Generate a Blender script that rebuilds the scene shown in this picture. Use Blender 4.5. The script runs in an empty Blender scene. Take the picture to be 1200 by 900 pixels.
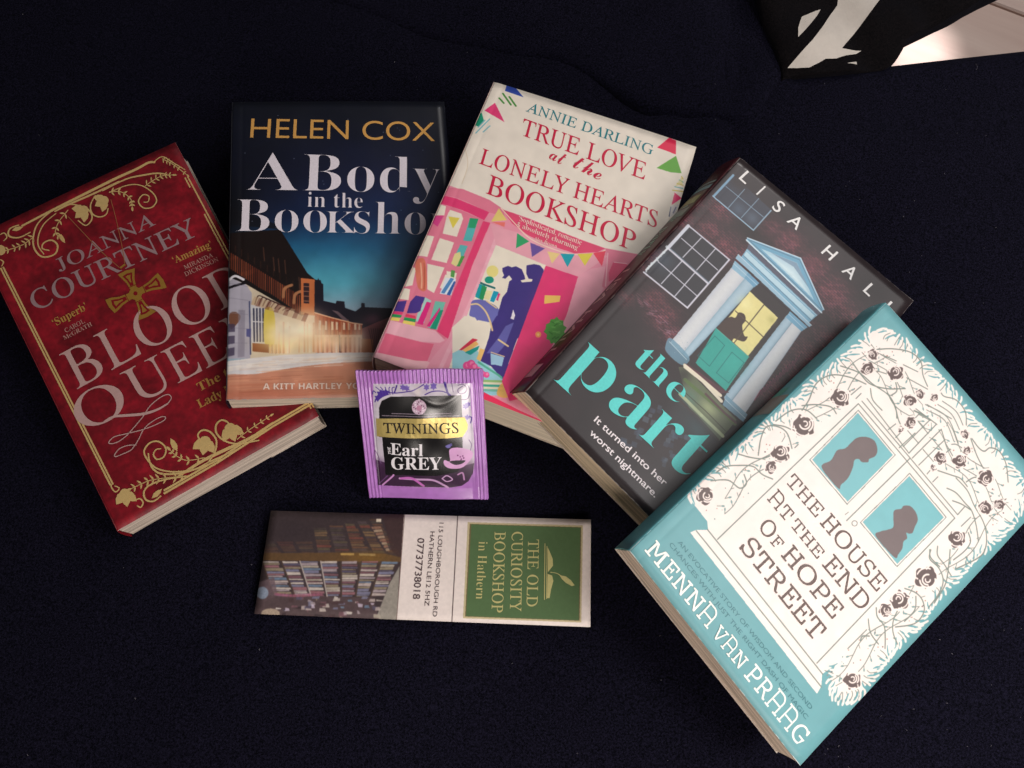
import bpy, bmesh, math, random
import numpy as np
from mathutils import Matrix, Vector
C = bpy.context.scene.collection
rnd = random.Random(7)

# ------------------------------------------------------------------ camera
CF, CH, CP, CR = 984.19, 0.46435, 0.32956, -0.00855     # focal (px of 1200), height, pitch, roll
def Rm(rx, ry, rz):
    cx, sx, cy, sy, cz, sz = math.cos(rx), math.sin(rx), math.cos(ry), math.sin(ry), math.cos(rz), math.sin(rz)
    X = np.array([[1,0,0],[0,cx,-sx],[0,sx,cx]]); Y = np.array([[cy,0,sy],[0,1,0],[-sy,0,cy]]); Z = np.array([[cz,-sz,0],[sz,cz,0],[0,0,1]])
    return Z @ Y @ X
CAMR = Rm(CP,0,0) @ Rm(0,0,CR)
CAMO = np.array([0,0,CH])
cam = bpy.data.cameras.new('camera'); camo = bpy.data.objects.new('camera', cam); C.objects.link(camo)
cam.sensor_fit = 'HORIZONTAL'; cam.sensor_width = 36.0; cam.lens = 36.0*CF/1200.0
cam.clip_start = 0.02; cam.clip_end = 50
mw = np.eye(4); mw[:3,:3] = CAMR; mw[:3,3] = CAMO
camo.matrix_world = Matrix(mw.tolist())
bpy.context.scene.camera = camo
sc = bpy.context.scene
sc.view_settings.view_transform = 'Standard'; sc.view_settings.look = 'None'
sc.view_settings.exposure = 0.0; sc.view_settings.gamma = 1.0; sc.view_settings.use_curve_mapping = False
sc.cycles.max_bounces = 6

# ------------------------------------------------------------------ light: a dim room, one lamp to the right
w = bpy.data.worlds.new("World"); sc.world = w; w.use_nodes = True
w.node_tree.nodes['Background'].inputs[0].default_value = (0.88, 0.88, 0.92, 1)
w.node_tree.nodes['Background'].inputs[1].default_value = 0.05
def area(name, loc, target, sx, sy, power, col):
    l = bpy.data.lights.new(name, 'AREA'); l.shape = 'RECTANGLE'; l.size = sx; l.size_y = sy; l.energy = power; l.color = col
    o = bpy.data.objects.new(name, l); C.objects.link(o); o.location = loc
    o.rotation_euler = (Vector(target)-Vector(loc)).to_track_quat('-Z','Y').to_euler()
    return o
area('lamp', (0.46, -0.06, 0.52), (0.16, 0.06, 0), 0.20, 0.20, 1.7, (1.0, 0.98, 0.96))
area('page_edge_fill', (0.14, -0.60, 0.42), (0.08, 0.05, 0), 0.35, 0.35, 4.2, (1.0, 0.91, 0.84))  # unseen fill light, added on the near side to brighten the page edges
area('window', (0.92, 0.30, 1.0), (0.10, 0.12, 0), 1.2, 1.1, 6.2, (1.0, 0.97, 0.96))

# ------------------------------------------------------------------ materials
def srgb(c):
    c = np.asarray(c, float)/255.0
    return np.where(c <= 0.04045, c/12.92, ((c+0.055)/1.055)**2.4)
def mat(name, col, rough=0.5, metal=0.0, spec=0.5, bump=None, mottled=0.0, mscale=300.0, coat=0.0, sheen=0.0):
    m = bpy.data.materials.new(name); m.use_nodes = True
    nt = m.node_tree; b = nt.nodes['Principled BSDF']
    l = srgb(col); b.inputs['Base Color'].default_value = (*l, 1)
    b.inputs['Roughness'].default_value = rough; b.inputs['Metallic'].default_value = metal
    b.inputs['Specular IOR Level'].default_value = spec; b.inputs['Coat Weight'].default_value = coat
    b.inputs['Coat Roughness'].default_value = 0.25
    b.inputs['Sheen Weight'].default_value = sheen
    tc = nt.nodes.new('ShaderNodeTexCoord')
    if mottled:
        n = nt.nodes.new('ShaderNodeTexNoise'); n.inputs['Scale'].default_value = mscale; n.inputs['Detail'].default_value = 4
        nt.links.new(tc.outputs['Object'], n.inputs['Vector'])
        r = nt.nodes.new('ShaderNodeMapRange'); r.inputs[1].default_value = .3; r.inputs[2].default_value = .7
        r.inputs[3].default_value = 1-mottled; r.inputs[4].default_value = 1+mottled
        nt.links.new(n.outputs[0], r.inputs[0])
        mx = nt.nodes.new('ShaderNodeVectorMath'); mx.operation = 'SCALE'; mx.inputs[0].default_value = l
        nt.links.new(r.outputs[0], mx.inputs['Scale']); nt.links.new(mx.outputs[0], b.inputs['Base Color'])
    if bump:
        sc_, st, dist = bump
        n = nt.nodes.new('ShaderNodeTexNoise'); n.inputs['Scale'].default_value = sc_; n.inputs['Detail'].default_value = 5
        nt.links.new(tc.outputs['Object'], n.inputs['Vector'])
        bp = nt.nodes.new('ShaderNodeBump'); bp.inputs['Strength'].default_value = st; bp.inputs['Distance'].default_value = dist
        nt.links.new(n.outputs[0], bp.inputs['Height']); nt.links.new(bp.outputs[0], b.inputs['Normal'])
    return m
_ink = {}
def ink(col, metal=0.0, rough=0.4, spec=0.4):
    k = (col, metal, rough, spec)
    if k not in _ink: _ink[k] = mat('print_ink', col, rough, metal, spec, mottled=0.06, mscale=900)
    return _ink[k]
def image_mat(name, img, rough=0.4, spec=0.5, crease=None, coat=0.0):
    m = bpy.data.materials.new(name); m.use_nodes = True; nt = m.node_tree; b = nt.nodes['Principled BSDF']
    t = nt.nodes.new('ShaderNodeTexImage'); t.image = img; t.extension = 'EXTEND'
    uv = nt.nodes.new('ShaderNodeUVMap'); uv.uv_map = 'UVMap'
    nt.links.new(uv.outputs[0], t.inputs[0]); nt.links.new(t.outputs[0], b.inputs['Base Color'])
    b.inputs['Specular IOR Level'].default_value = spec; b.inputs['Coat Weight'].default_value = coat; b.inputs['Coat Roughness'].default_value = 0.2
    tc = nt.nodes.new('ShaderNodeTexCoord')
    n = nt.nodes.new('ShaderNodeTexNoise'); n.inputs['Scale'].default_value = 35; n.inputs['Detail'].default_value = 5
    nt.links.new(tc.outputs['Object'], n.inputs['Vector'])
    r = nt.nodes.new('ShaderNodeMapRange'); r.inputs[3].default_value = rough-.07; r.inputs[4].default_value = rough+.09
    nt.links.new(n.outputs[0], r.inputs[0]); nt.links.new(r.outputs[0], b.inputs['Roughness'])
    n2 = nt.nodes.new('ShaderNodeTexNoise'); n2.inputs['Scale'].default_value = 14; n2.inputs['Detail'].default_value = 3
    nt.links.new(tc.outputs['Object'], n2.inputs['Vector'])
    bp = nt.nodes.new('ShaderNodeBump'); bp.inputs['Strength'].default_value = 0.15; bp.inputs['Distance'].default_value = 0.001
    nt.links.new(n2.outputs[0], bp.inputs['Height'])
    nt.links.new(bp.outputs[0], b.inputs['Normal'])
    return m
def paper_mat(name, col, line=0.42):
    m = bpy.data.materials.new(name); m.use_nodes = True; nt = m.node_tree; b = nt.nodes['Principled BSDF']
    tc = nt.nodes.new('ShaderNodeTexCoord'); mp = nt.nodes.new('ShaderNodeMapping')
    mp.inputs['Scale'].default_value = (9, 9, 3800)
    n = nt.nodes.new('ShaderNodeTexNoise'); n.inputs['Scale'].default_value = 1; n.inputs['Detail'].default_value = 3
    mp2 = nt.nodes.new('ShaderNodeMapping'); mp2.inputs['Scale'].default_value = (10, 10, 330)
    nb = nt.nodes.new('ShaderNodeTexNoise'); nb.inputs['Scale'].default_value = 1; nb.inputs['Detail'].default_value = 2
    nt.links.new(tc.outputs['Object'], mp.inputs[0]); nt.links.new(mp.outputs[0], n.inputs['Vector'])
    nt.links.new(tc.outputs['Object'], mp2.inputs[0]); nt.links.new(mp2.outputs[0], nb.inputs['Vector'])
    ad = nt.nodes.new('ShaderNodeMath'); ad.operation = 'ADD'; nt.links.new(n.outputs[0], ad.inputs[0]); nt.links.new(nb.outputs[0], ad.inputs[1])
    r = nt.nodes.new('ShaderNodeMapRange'); r.inputs[1].default_value = .7; r.inputs[2].default_value = 1.3
    r.inputs[3].default_value = 1-line*1.6; r.inputs[4].default_value = 1+line*.5
    nt.links.new(ad.outputs[0], r.inputs[0])
    mx = nt.nodes.new('ShaderNodeVectorMath'); mx.operation = 'SCALE'; mx.inputs[0].default_value = srgb(col)
    nt.links.new(r.outputs[0], mx.inputs['Scale']); nt.links.new(mx.outputs[0], b.inputs['Base Color'])
    b.inputs['Roughness'].default_value = 0.85; b.inputs['Specular IOR Level'].default_value = 0.15
    bp = nt.nodes.new('ShaderNodeBump'); bp.inputs['Strength'].default_value = 0.3; bp.inputs['Distance'].default_value = 0.0003
    nt.links.new(n.outputs[0], bp.inputs['Height']); nt.links.new(bp.outputs[0], b.inputs['Normal'])
    return m

# ------------------------------------------------------------------ objects
def link(name, me, m=None, parent=None):
    o = bpy.data.objects.new(name, me); C.objects.link(o)
    if m is not None:
        me.materials.clear()
        for x in (m if isinstance(m, (list, tuple)) else [m]): me.materials.append(x)
    if parent is not None: o.parent = parent
    return o
def mesh(name, verts, faces, m=None, parent=None, smooth=False):
    me = bpy.data.meshes.new(name); me.from_pydata([tuple(float(c) for c in v) for v in verts], [], [tuple(int(i) for i in f) for f in faces])
    if smooth: me.polygons.foreach_set('use_smooth', [True]*len(me.polygons))
    me.update(); return link(name, me, m, parent)
def tag(o, label, cat, group=None, kind=None):
    if label: o['label'] = label
    if cat: o['category'] = cat
    if group: o['group'] = group
    if kind: o['kind'] = kind
def ray(u, v):
    d = CAMR @ np.array([(u-600)/CF, -(v-450)/CF, -1.0]); return d
def at(u, v, z):
    d = ray(u, v); s = (z-CH)/d[2]; return CAMO+d*s
def zz(x0, y0, s):
    return lambda *p: [(x0+a/s, y0+b/s) for a, b in p]
def catmull(P, n=6, closed=False):
    P = [np.array(p, float) for p in P]; out = []
    N = len(P); rng = range(N if closed else N-1)
    for i in rng:
        if closed: a, b, c, d = P[i-1], P[i], P[(i+1) % N], P[(i+2) % N]
        else: a, b, c, d = P[max(i-1,0)], P[i], P[i+1], P[min(i+2,N-1)]
        for k in range(n):
            t = k/n; out.append(.5*((2*b)+(-a+c)*t+(2*a-5*b+4*c-d)*t*t+(-a+3*b-3*c+d)*t**3))
    if not closed: out.append(P[-1])
    return out

class Flat:
    """a flat printed thing lying in the scene: centre, tilt and thickness; L() gives the point of its top that a sight line meets"""
    def __init__(s, name, centre, R, t, corners):
        s.n = R[:, 2]; s.R = R; s.t = t; s.o = np.array(centre)-s.n*t
        s.root = bpy.data.objects.new(name, None); C.objects.link(s.root)
        s.root.empty_display_size = .02
        M = np.eye(4); M[:3,:3] = R; M[:3,3] = s.o; s.root.matrix_world = Matrix(M.tolist())
        s.centre = np.array(centre)
        s.c = [s.L(*p) for p in corners]                     # tl tr br bl in local metres
        s.x0 = min(c[0] for c in s.c)-.001; s.x1 = max(c[0] for c in s.c)+.001
        s.y0 = min(c[1] for c in s.c)-.001; s.y1 = max(c[1] for c in s.c)+.001
        s.layer = 0
    def L(s, u, v):
        d = ray(u, v); k = ((s.centre-CAMO) @ s.n)/(d @ s.n)
        q = s.R.T @ (CAMO+d*k-s.o); return q[:2]
    def z(s, x, y): return s.t
    def lift(s):
        s.layer += 1; return 0.00010+0.00002*(s.layer % 12)

class Canvas:
    def __init__(s, f, col, S=6000.0):
        s.f = f; s.S = S; s.W = int((f.x1-f.x0)*S); s.H = int((f.y1-f.y0)*S)
        s.a = np.ones((s.H, s.W, 3), np.float32)*(np.array(col, np.float32)/255)
        Y, X = np.mgrid[0:s.H, 0:s.W]; s.X = X.astype(np.float32); s.Y = Y.astype(np.float32)
        e0 = s.q((600,450)); e1 = s.q((610,450)); s.k = np.linalg.norm(e1-e0)/10      # canvas px per photo px
    tex = False
    def q(s, p):
        if s.tex: return np.array([p[0], s.H-p[1]], float)      # design space of the cover, origin top left
        l = s.f.L(*p); return np.array([(l[0]-s.f.x0)*s.S, (l[1]-s.f.y0)*s.S])
    def fill(s, Q, col, a=1.0):
        Q = np.array(Q); col = np.array(col, np.float32)/255
        y0 = max(int(Q[:,1].min()), 0); y1 = min(int(Q[:,1].max())+1, s.H-1)
        A = Q; B = np.roll(Q, -1, axis=0)
        for y in range(y0, y1+1):
            yc = y+.5
            m = ((A[:,1] <= yc) & (B[:,1] > yc)) | ((B[:,1] <= yc) & (A[:,1] > yc))
            if not m.any(): continue
            xs = np.sort(A[m,0]+(yc-A[m,1])*(B[m,0]-A[m,0])/(B[m,1]-A[m,1]))
            for i in range(0, len(xs)-1, 2):
                l = max(int(round(xs[i])), 0); r = min(int(round(xs[i+1])), s.W)
                if r > l: s.a[y, l:r] = s.a[y, l:r]*(1-a)+col*a
    def poly(s, P, col, smooth=False, a=1.0):
        if smooth: P = catmull(P, 6, True)
        s.fill([s.q(p) for p in P], col, a)
    def stroke(s, P, wpx, col, smooth=True, a=1.0, taper=0.0):
        if smooth and len(P) > 2: P = catmull(P, 6)
        Q = [s.q(p) for p in P]; n = len(Q); col = np.array(col, np.float32)/255; h = wpx*s.k/2
        for i in range(n-1):
            A, B = Q[i], Q[i+1]; t = (i+.5)/max(n-1, 1); hh = h*(1-taper*abs(2*t-1))
            x0 = max(int(min(A[0],B[0])-hh-2),0); x1 = min(int(max(A[0],B[0])+hh+3), s.W)
            y0 = max(int(min(A[1],B[1])-hh-2),0); y1 = min(int(max(A[1],B[1])+hh+3), s.H)
            if x1 <= x0 or y1 <= y0: continue
            X = s.X[y0:y1, x0:x1]-A[0]; Y = s.Y[y0:y1, x0:x1]-A[1]; D = B-A; L2 = float(D@D)+1e-9
            u = np.clip((X*D[0]+Y*D[1])/L2, 0, 1); d = np.hypot(X-u*D[0], Y-u*D[1])
            al = (np.clip(hh-d+.5, 0, 1)*a)[..., None]
            s.a[y0:y1, x0:x1] = s.a[y0:y1, x0:x1]*(1-al)+col*al
    def disc(s, p, r, col, a=1.0, ry=None):
        P = [(p[0]+r*math.cos(t*math.tau/16), p[1]+(ry or r)*math.sin(t*math.tau/16)) for t in range(16)]
        s.poly(P, col, False, a)
    def glow(s, p, r, col, a=1.0, ry=None, ang=0.0):
        q = s.q(p); rr = r*s.k; r2 = (ry or r)*s.k
        dx, dy = s.X-q[0], s.Y-q[1]; ca, sa = math.cos(ang), math.sin(ang)
        g = np.exp(-(((dx*ca+dy*sa)/rr)**2+((-dx*sa+dy*ca)/r2)**2))[..., None]*a
        s.a = s.a*(1-g)+np.array(col, np.float32)/255*g
    def noise(s, scale_px, amt, seed=0, octaves=4, tint=(1,1,1)):
        g = np.random.RandomState(seed); N = np.zeros((s.H, s.W), np.float32); tot = 0
        for o in range(octaves):
            c = max(scale_px*s.k/2**o, 1.2); h, w_ = int(s.H/c)+3, int(s.W/c)+3
            G = g.rand(h, w_).astype(np.float32); yy = s.Y[:,0]/c; xx = s.X[0]/c
            yi, xi = yy.astype(int), xx.astype(int); fy, fx = (yy-yi)[:,None], (xx-xi)[None]
            fy = fy*fy*(3-2*fy); fx = fx*fx*(3-2*fx)
            V = (G[yi][:,xi]*(1-fx)+G[yi][:,xi+1]*fx)*(1-fy)+(G[yi+1][:,xi]*(1-fx)+G[yi+1][:,xi+1]*fx)*fy
            N += (V-.5)*.6**o; tot += .6**o
        N = N/tot*2
        s.a = np.clip(s.a*(1+amt*N[..., None]*np.array(tint, np.float32)), 0, 1); return N
    def blur(s, n=1):
        for _ in range(n):
            b = s.a.copy(); b[1:-1] = (s.a[:-2]+2*s.a[1:-1]+s.a[2:])/4; c = b.copy(); c[:,1:-1] = (b[:,:-2]+2*b[:,1:-1]+b[:,2:])/4; s.a = c
    def scuff(s, amt, col, seed):
        g = random.Random(seed); c = [(q[0]-s.f.x0, q[1]-s.f.y0) for q in s.f.c]; s2 = s.tex; s.tex = True
        Q = [(a*s.S, s.H-b*s.S) for a, b in c]
        for i in range(4):
            a, b = np.array(Q[i]), np.array(Q[(i+1) % 4]); Ln = np.linalg.norm(b-a)
            for k in range(int(amt)):
                t = g.random() if g.random() < .6 else g.choice([g.random()*.04, 1-g.random()*.04]); l = g.uniform(.003, .03)
                s.stroke([tuple(a+(b-a)*t), tuple(a+(b-a)*min(t+l, 1))], g.uniform(.4, 1.3), col, False, g.uniform(.2, .7))
        s.tex = s2
    def image(s, name):
        im = bpy.data.images.new(name, s.W, s.H); px = np.ones((s.H, s.W, 4), np.float32); px[...,:3] = np.clip(s.a, 0, 1)
        im.pixels.foreach_set(px.ravel()); im.update(); im.pack(); return im

# ------------------------------------------------------------------ lettering
def remap(txt, cap, low, dig=None):
    o = ''
    for ch in txt:
        if 'A' <= ch <= 'Z': o += chr(cap+ord(ch)-65)
        elif ch == 'h' and low == 0x1D44E: o += '\u210e'
        elif 'a' <= ch <= 'z': o += chr(low+ord(ch)-97)
        else: o += ch
    return o
FACES = dict(sans=(None,None,0), serifb=(0x1D400,0x1D41A,0), serif=(0x1D434,0x1D44E,.29), script=(0x1D4D0,0x1D4EA,0), sansb=(0x1D5D4,0x1D5EE,0), slab=(0x1D670,0x1D68A,0), book=(0x1D400,0x1D41A,0))
_g = {}
def glyphs(txt, face, off=0.0):
    k = (txt, face, off)
    if k in _g: return _g[k]
    cap, low, sh = FACES[face]
    cu = bpy.data.curves.new('t', 'FONT'); cu.body = remap(txt, cap, low) if cap else txt; cu.size = 1.0; cu.offset = off; cu.resolution_u = 6
    ob = bpy.data.objects.new('t', cu); C.objects.link(ob)
    dg = bpy.context.evaluated_depsgraph_get(); dg.update(); ev = ob.evaluated_get(dg); me = ev.to_mesh()
    n = len(me.vertices); v = np.zeros(n*3); me.vertices.foreach_get('co', v); v = v.reshape(-1,3)[:, :2].copy()
    f = [tuple(p.vertices) for p in me.polygons]; ev.to_mesh_clear()
    bpy.data.objects.remove(ob); bpy.data.curves.remove(cu)
    if sh: v[:,0] -= v[:,1]*sh
    _g[k] = (v, f); return _g[k]
def seg(P, w_):
    """polyline of width w_ as quads with mitres"""
    P = [np.array(p, float) for p in P]; V = []; F = []
    for i, p in enumerate(P):
        a = P[i]-P[i-1] if i else P[1]-P[0]; b = P[i+1]-P[i] if i < len(P)-1 else P[i]-P[i-1]
        a = a/(np.linalg.norm(a)+1e-12); b = b/(np.linalg.norm(b)+1e-12); t = a+b; t /= np.linalg.norm(t)+1e-12
        nn = np.array([-t[1], t[0]]); k = 1/max(abs(nn @ np.array([-a[1],a[0]])), .6)
        V += [p+nn*w_/2*k, p-nn*w_/2*k]
        if i: F.append((2*i-2, 2*i-1, 2*i+1, 2*i))
    return V, F
def house_A():
    V = []; F = []
    arch = [(.0,.66),(.12,.66)]+[(.30+.22*math.sin(t), .44+.22*math.cos(t)) for t in np.linspace(0, math.pi/2, 7)]+[(.52,.0)]
    for P in (arch, [(.1,.66),(.1,0)], [(.1,.30),(.52,.30)], [(0,.015),(.2,.015)], [(.42,.015),(.62,.015)]):
        v, f = seg(P, .060); b = len(V); V += v; F += [tuple(i+b for i in q) for q in f]
    return np.array(V), F
WIDE = dict(M=1.35, W=1.35, O=1.2, N=1.15, H=1.1, D=1.05, G=1.1)
def run(txt, face, off):
    if face != 'slab': return glyphs(txt, face, off)
    V = []; F = []; x = 0
    for ch in txt:
        if ch == ' ': x += .35; continue
        v, f = house_A() if ch == 'A' else glyphs(ch, face, off)
        v = v.copy(); v[:,0] -= v[:,0].min(); v[:,0] *= WIDE.get(ch, 1.0)
        b = sum(len(q) for q in V); F += [tuple(i+b for i in q) for q in f]; V.append(v+[x,0]); x += v[:,0].max()+.07
    return np.vstack(V), F
class Print:
    """collects flat printed shapes of one colour into one mesh of its thing"""
    def __init__(s, f): s.f = f; s.V = []; s.F = []; s.n = 0
    def add(s, L2, faces, dz):
        b = len(s.V); s.V += [(p[0], p[1], s.f.z(p[0], p[1])+dz) for p in L2]
        for q in faces: s.F.append(tuple(i+b for i in q))
    def text(s, txt, face, p0, p1, up, ref='H', off=0.0, sk=0.0):
        v, fc = run(txt, face, off)
        r, _ = run(ref, face, off); h = r[:,1].max()
        x0, x1 = v[:,0].min(), v[:,0].max()
        A = s.f.L(*p0); B = s.f.L(*p1); U = s.f.L((p0[0]+p1[0])/2+up[0], (p0[1]+p1[1])/2+up[1])-s.f.L((p0[0]+p1[0])/2, (p0[1]+p1[1])/2)
        T = (v[:,0]-x0)/(x1-x0); Hh = v[:,1]/h
        P = A+np.outer(T, B-A)+np.outer(Hh, U)
        s.add(P, fc, s.f.lift()); return s
    def poly(s, P, smooth=False):
        if smooth: P = catmull(P, 5, True)
        Q = [s.f.L(*p) for p in P]
        from mathutils.geometry import tessellate_polygon
        tr = tessellate_polygon([[Vector((q[0], q[1], 0)) for q in Q]]); s.add(Q, tr, s.f.lift()); return s
    def stroke(s, P, wpx, smooth=True, taper=0.0, n=5):
        if smooth and len(P) > 2: P = catmull(P, n)
        Q = [np.array(s.f.L(*p)) for p in P]; k = np.linalg.norm(s.f.L(P[0][0]+1, P[0][1])-s.f.L(*P[0]))
        V = []; F = []; N = len(Q)
        for i, p in enumerate(Q):
            t = Q[min(i+1,N-1)]-Q[max(i-1,0)]; t /= np.linalg.norm(t)+1e-12; nn = np.array([-t[1],t[0]])
            u = i/max(N-1,1); hh = wpx*k/2*(1-taper*abs(2*u-1)**2)
            V += [p+nn*hh, p-nn*hh]
            if i: F.append((2*i-2, 2*i-1, 2*i+1, 2*i))
        s.add(V, F, s.f.lift()); return s
    def disc(s, p, r, ry=None):
        return s.poly([(p[0]+r*math.cos(t*math.tau/18), p[1]+(ry or r)*math.sin(t*math.tau/18)) for t in range(18)])
    def leaf(s, a, b, wd):
        a = np.array(a, float); b = np.array(b, float); d = b-a; nn = np.array([-d[1], d[0]]); nn = nn/(np.linalg.norm(nn)+1e-9)
        P = [a, a+d*.35+nn*wd*.5, a+d*.7+nn*wd*.4, b, a+d*.7-nn*wd*.4, a+d*.35-nn*wd*.5]
        return s.poly([tuple(p) for p in P])
    def frond(s, P, n, ln, wd=1.4):
        s.stroke(P, 1.0); Q = catmull(P, 8)
        for i in range(n):
            j = int((i+.7)/n*(len(Q)-2)); p = Q[j]; t = Q[min(j+1,len(Q)-1)]-Q[max(j-1,0)]; t /= np.linalg.norm(t)+1e-9
            for sg in (-1, 1):
                nn = np.array([-t[1], t[0]])*sg; e = p+(t*.55+nn*.8)*ln*(1-.35*i/n)
                s.leaf(p, e, wd)
        s.leaf(Q[-1], Q[-1]+t*ln, wd*1.4)
    def flower(s, p, r, a0):
        for k in (-1, 0, 1):
            a = a0+k*.75; s.leaf(p, (p[0]+r*math.cos(a), p[1]+r*math.sin(a)), r*.6)
        s.disc((p[0]+r*.15*math.cos(a0), p[1]+r*.15*math.sin(a0)), r*.36)
    def build(s, name, m, parent=None, label=None):
        o = mesh(name, s.V, s.F, m, parent or s.f.cover)
        if label: o['label'] = label
        return o

# ------------------------------------------------------------------ books
def lerp(a, b, t): return a+(b-a)*t
def make_book(centre, rot, t, corners, label, spine_col=(60,60,60), bow=0.0005, paper=(205,185,158), spine_canvas=None):
    R = Rm(*rot); f = Flat('paperback_book', centre, R, t, corners)
    tag(f.root, label, 'book', 'paperback novels fanned out on the dark cloth')
    tl, tr, br, bl = [np.array(c) for c in f.c]
    cx = (tl+tr+br+bl)/4; hw = np.linalg.norm(tr-tl)/2
    f.z = lambda x, y: t+bow*(1-((x-cx[0])/hw)**2)-bow
    f.bow = bow
    return f
def finish_book(f, cover_mat, spine_mat, paper_m, back_mat, CT=0.00035, lean=0.0):
    """lean: how far the foot of the block has slid towards the spine side, as in a well-read paperback"""
    tl, tr, br, bl = [np.array(c) for c in f.c]; t = f.t; f.lean = lean
    LD = (bl-br)/np.linalg.norm(bl-br)*lean; sl = lambda z: LD*(1-z/t)
    NX, NY = 31, 40
    # front cover: a thin bowed sheet with real thickness and a pressed hinge line beside the spine
    us = [0,.008,.02,.032,.040,.046,.052,.058,.066,.08]+[.08+.92*k/22 for k in range(1,23)]; NX = len(us)-1
    V = []; F = []; uv = []
    g = random.Random(int(f.c[0][0]*1e6) & 0xffff)
    ph = g.random()*6
    for layer in (0, 1):
        for j in range(NY+1):
            for i in range(NX+1):
                u, v = us[i], j/NY; p = lerp(lerp(bl, br, u), lerp(tl, tr, u), v)
                e = -.00013*math.exp(-((u-.049)/.006)**2)-.0004*math.exp(-(u/.012)**2)+0.00018*math.sin(9*v+ph)*(u > .93)+0.0001*math.sin(5*u+ph)*(v < .04)
                V.append((p[0], p[1], f.z(*p)+e-(CT if layer else 0)))
    n = (NX+1)*(NY+1); idx = lambda i, j, l: l*n+j*(NX+1)+i
    for j in range(NY):
        for i in range(NX):
            F.append((idx(i,j,0), idx(i+1,j,0), idx(i+1,j+1,0), idx(i,j+1,0)))
    top_n = len(F)
    for j in range(NY):
        for i in range(NX):
            F.append((idx(i,j,1), idx(i,j+1,1), idx(i+1,j+1,1), idx(i+1,j,1)))
    for i in range(NX): F += [(idx(i,0,1), idx(i+1,0,1), idx(i+1,0,0), idx(i,0,0)), (idx(i+1,NY,1), idx(i,NY,1), idx(i,NY,0), idx(i+1,NY,0))]
    for j in range(NY): F += [(idx(0,j+1,1), idx(0,j,1), idx(0,j,0), idx(0,j+1,0)), (idx(NX,j,1), idx(NX,j+1,1), idx(NX,j+1,0), idx(NX,j,0))]
    card = ink((215,205,195), 0, .7, .2)
    o = mesh('front_cover', V, F, [cover_mat, card], f.root)
    me = o.data; me.uv_layers.new(name='UVMap'); lu = me.uv_layers['UVMap'].data
    co = np.zeros(len(me.vertices)*3); me.vertices.foreach_get('co', co); co = co.reshape(-1,3)
    li = np.zeros(len(me.loops), int); me.loops.foreach_get('vertex_index', li)
    UV = np.stack([(co[li,0]-f.x0)/(f.x1-f.x0), (co[li,1]-f.y0)/(f.y1-f.y0)], 1); lu.foreach_set('uv', UV.ravel())
    mi = [0 if k < top_n else 1 for k in range(len(F))]; me.polygons.foreach_set('material_index', mi)
    sm = [k < 2*top_n for k in range(len(F))]; me.polygons.foreach_set('use_smooth', sm)
    f.cover.data = me; bpy.data.objects.remove(o)      # the cover object exists from the start so that print can hang on it
    # back cover
    V = []
    for z in (CT, 0):
        for p in (bl, br, tr, tl): q = p+sl(z); V.append((q[0], q[1], z))
    mesh('back_cover', V, [(0,1,2,3),(7,6,5,4),(0,4,5,1),(1,5,6,2),(2,6,7,3),(3,7,4,0)], back_mat, f.root)
    # spine: a strip bulging a little outwards
    NS = 8; V = []; F = []; out = (bl-br)/np.linalg.norm(bl-br)
    zt = f.z(*bl)-.0004
    for j in range(25):
        v = j/24; p = lerp(bl, tl, v)
        for k in range(NS+1):
            a = k/NS; b_ = 0.0010*math.sin(math.pi*a)**.7; q = p+out*(b_+.00005)
            z_ = lerp(zt+.00002, 0.00002, a); q = q+sl(z_); V.append((q[0], q[1], z_))
    for j in range(24):
        for k in range(NS):
            a = j*(NS+1)+k; F.append((a, a+NS+1, a+NS+2, a+1))
    so = mesh('spine', V, F, spine_mat, f.root, True)
    md = so.modifiers.new('thickness', 'SOLIDIFY'); md.thickness = CT; md.offset = 0
    # page block
    ins = .0006; V = []; F = []; NP = 30
    e_b = lambda p, u, v: p
    xdir = (br-bl)/np.linalg.norm(br-bl); ydir = (tl-bl)/np.linalg.norm(tl-bl)
    ring = []
    for i in range(NP): ring.append((i/NP, 0))
    for i in range(NP): ring.append((1, i/NP))
    for i in range(NP): ring.append((1-i/NP, 1))
    for i in range(NP): ring.append((0, 1-i/NP))
    lev = [0, .2, .4, .6, .8, 1]
    for a in lev:
        for (u, v) in ring:
            p = lerp(lerp(bl, br, u), lerp(tl, tr, u), v)
            p = p+xdir*(ins*(1-2*u))+ydir*(ins*(1-2*v)*1.0)
            wv = .00025*math.sin(7*u+5*a+ph)*(v < .01)*(u < .98); p = p+ydir*wv
            if u > .99: p = p-xdir*(.0006*math.sin(math.pi*a))
            z0, z1 = CT+.00003, f.z(*p)-CT-.00005-.0007*(u < .02)-.0002*(u < .07)
            z_ = lerp(z0, z1, a); q_ = p+sl(z_); V.append((q_[0], q_[1], z_))
    n = len(ring)
    for l in range(len(lev)-1):
        for i in range(n): F.append((l*n+i, l*n+(i+1) % n, (l+1)*n+(i+1) % n, (l+1)*n+i))
    mesh('page_block', V, F, paper_m, f.root)
def start_cover(f):
    f.cover = bpy.data.objects.new('front_cover', bpy.data.meshes.new('front_cover')); C.objects.link(f.cover); f.cover.parent = f.root
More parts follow.
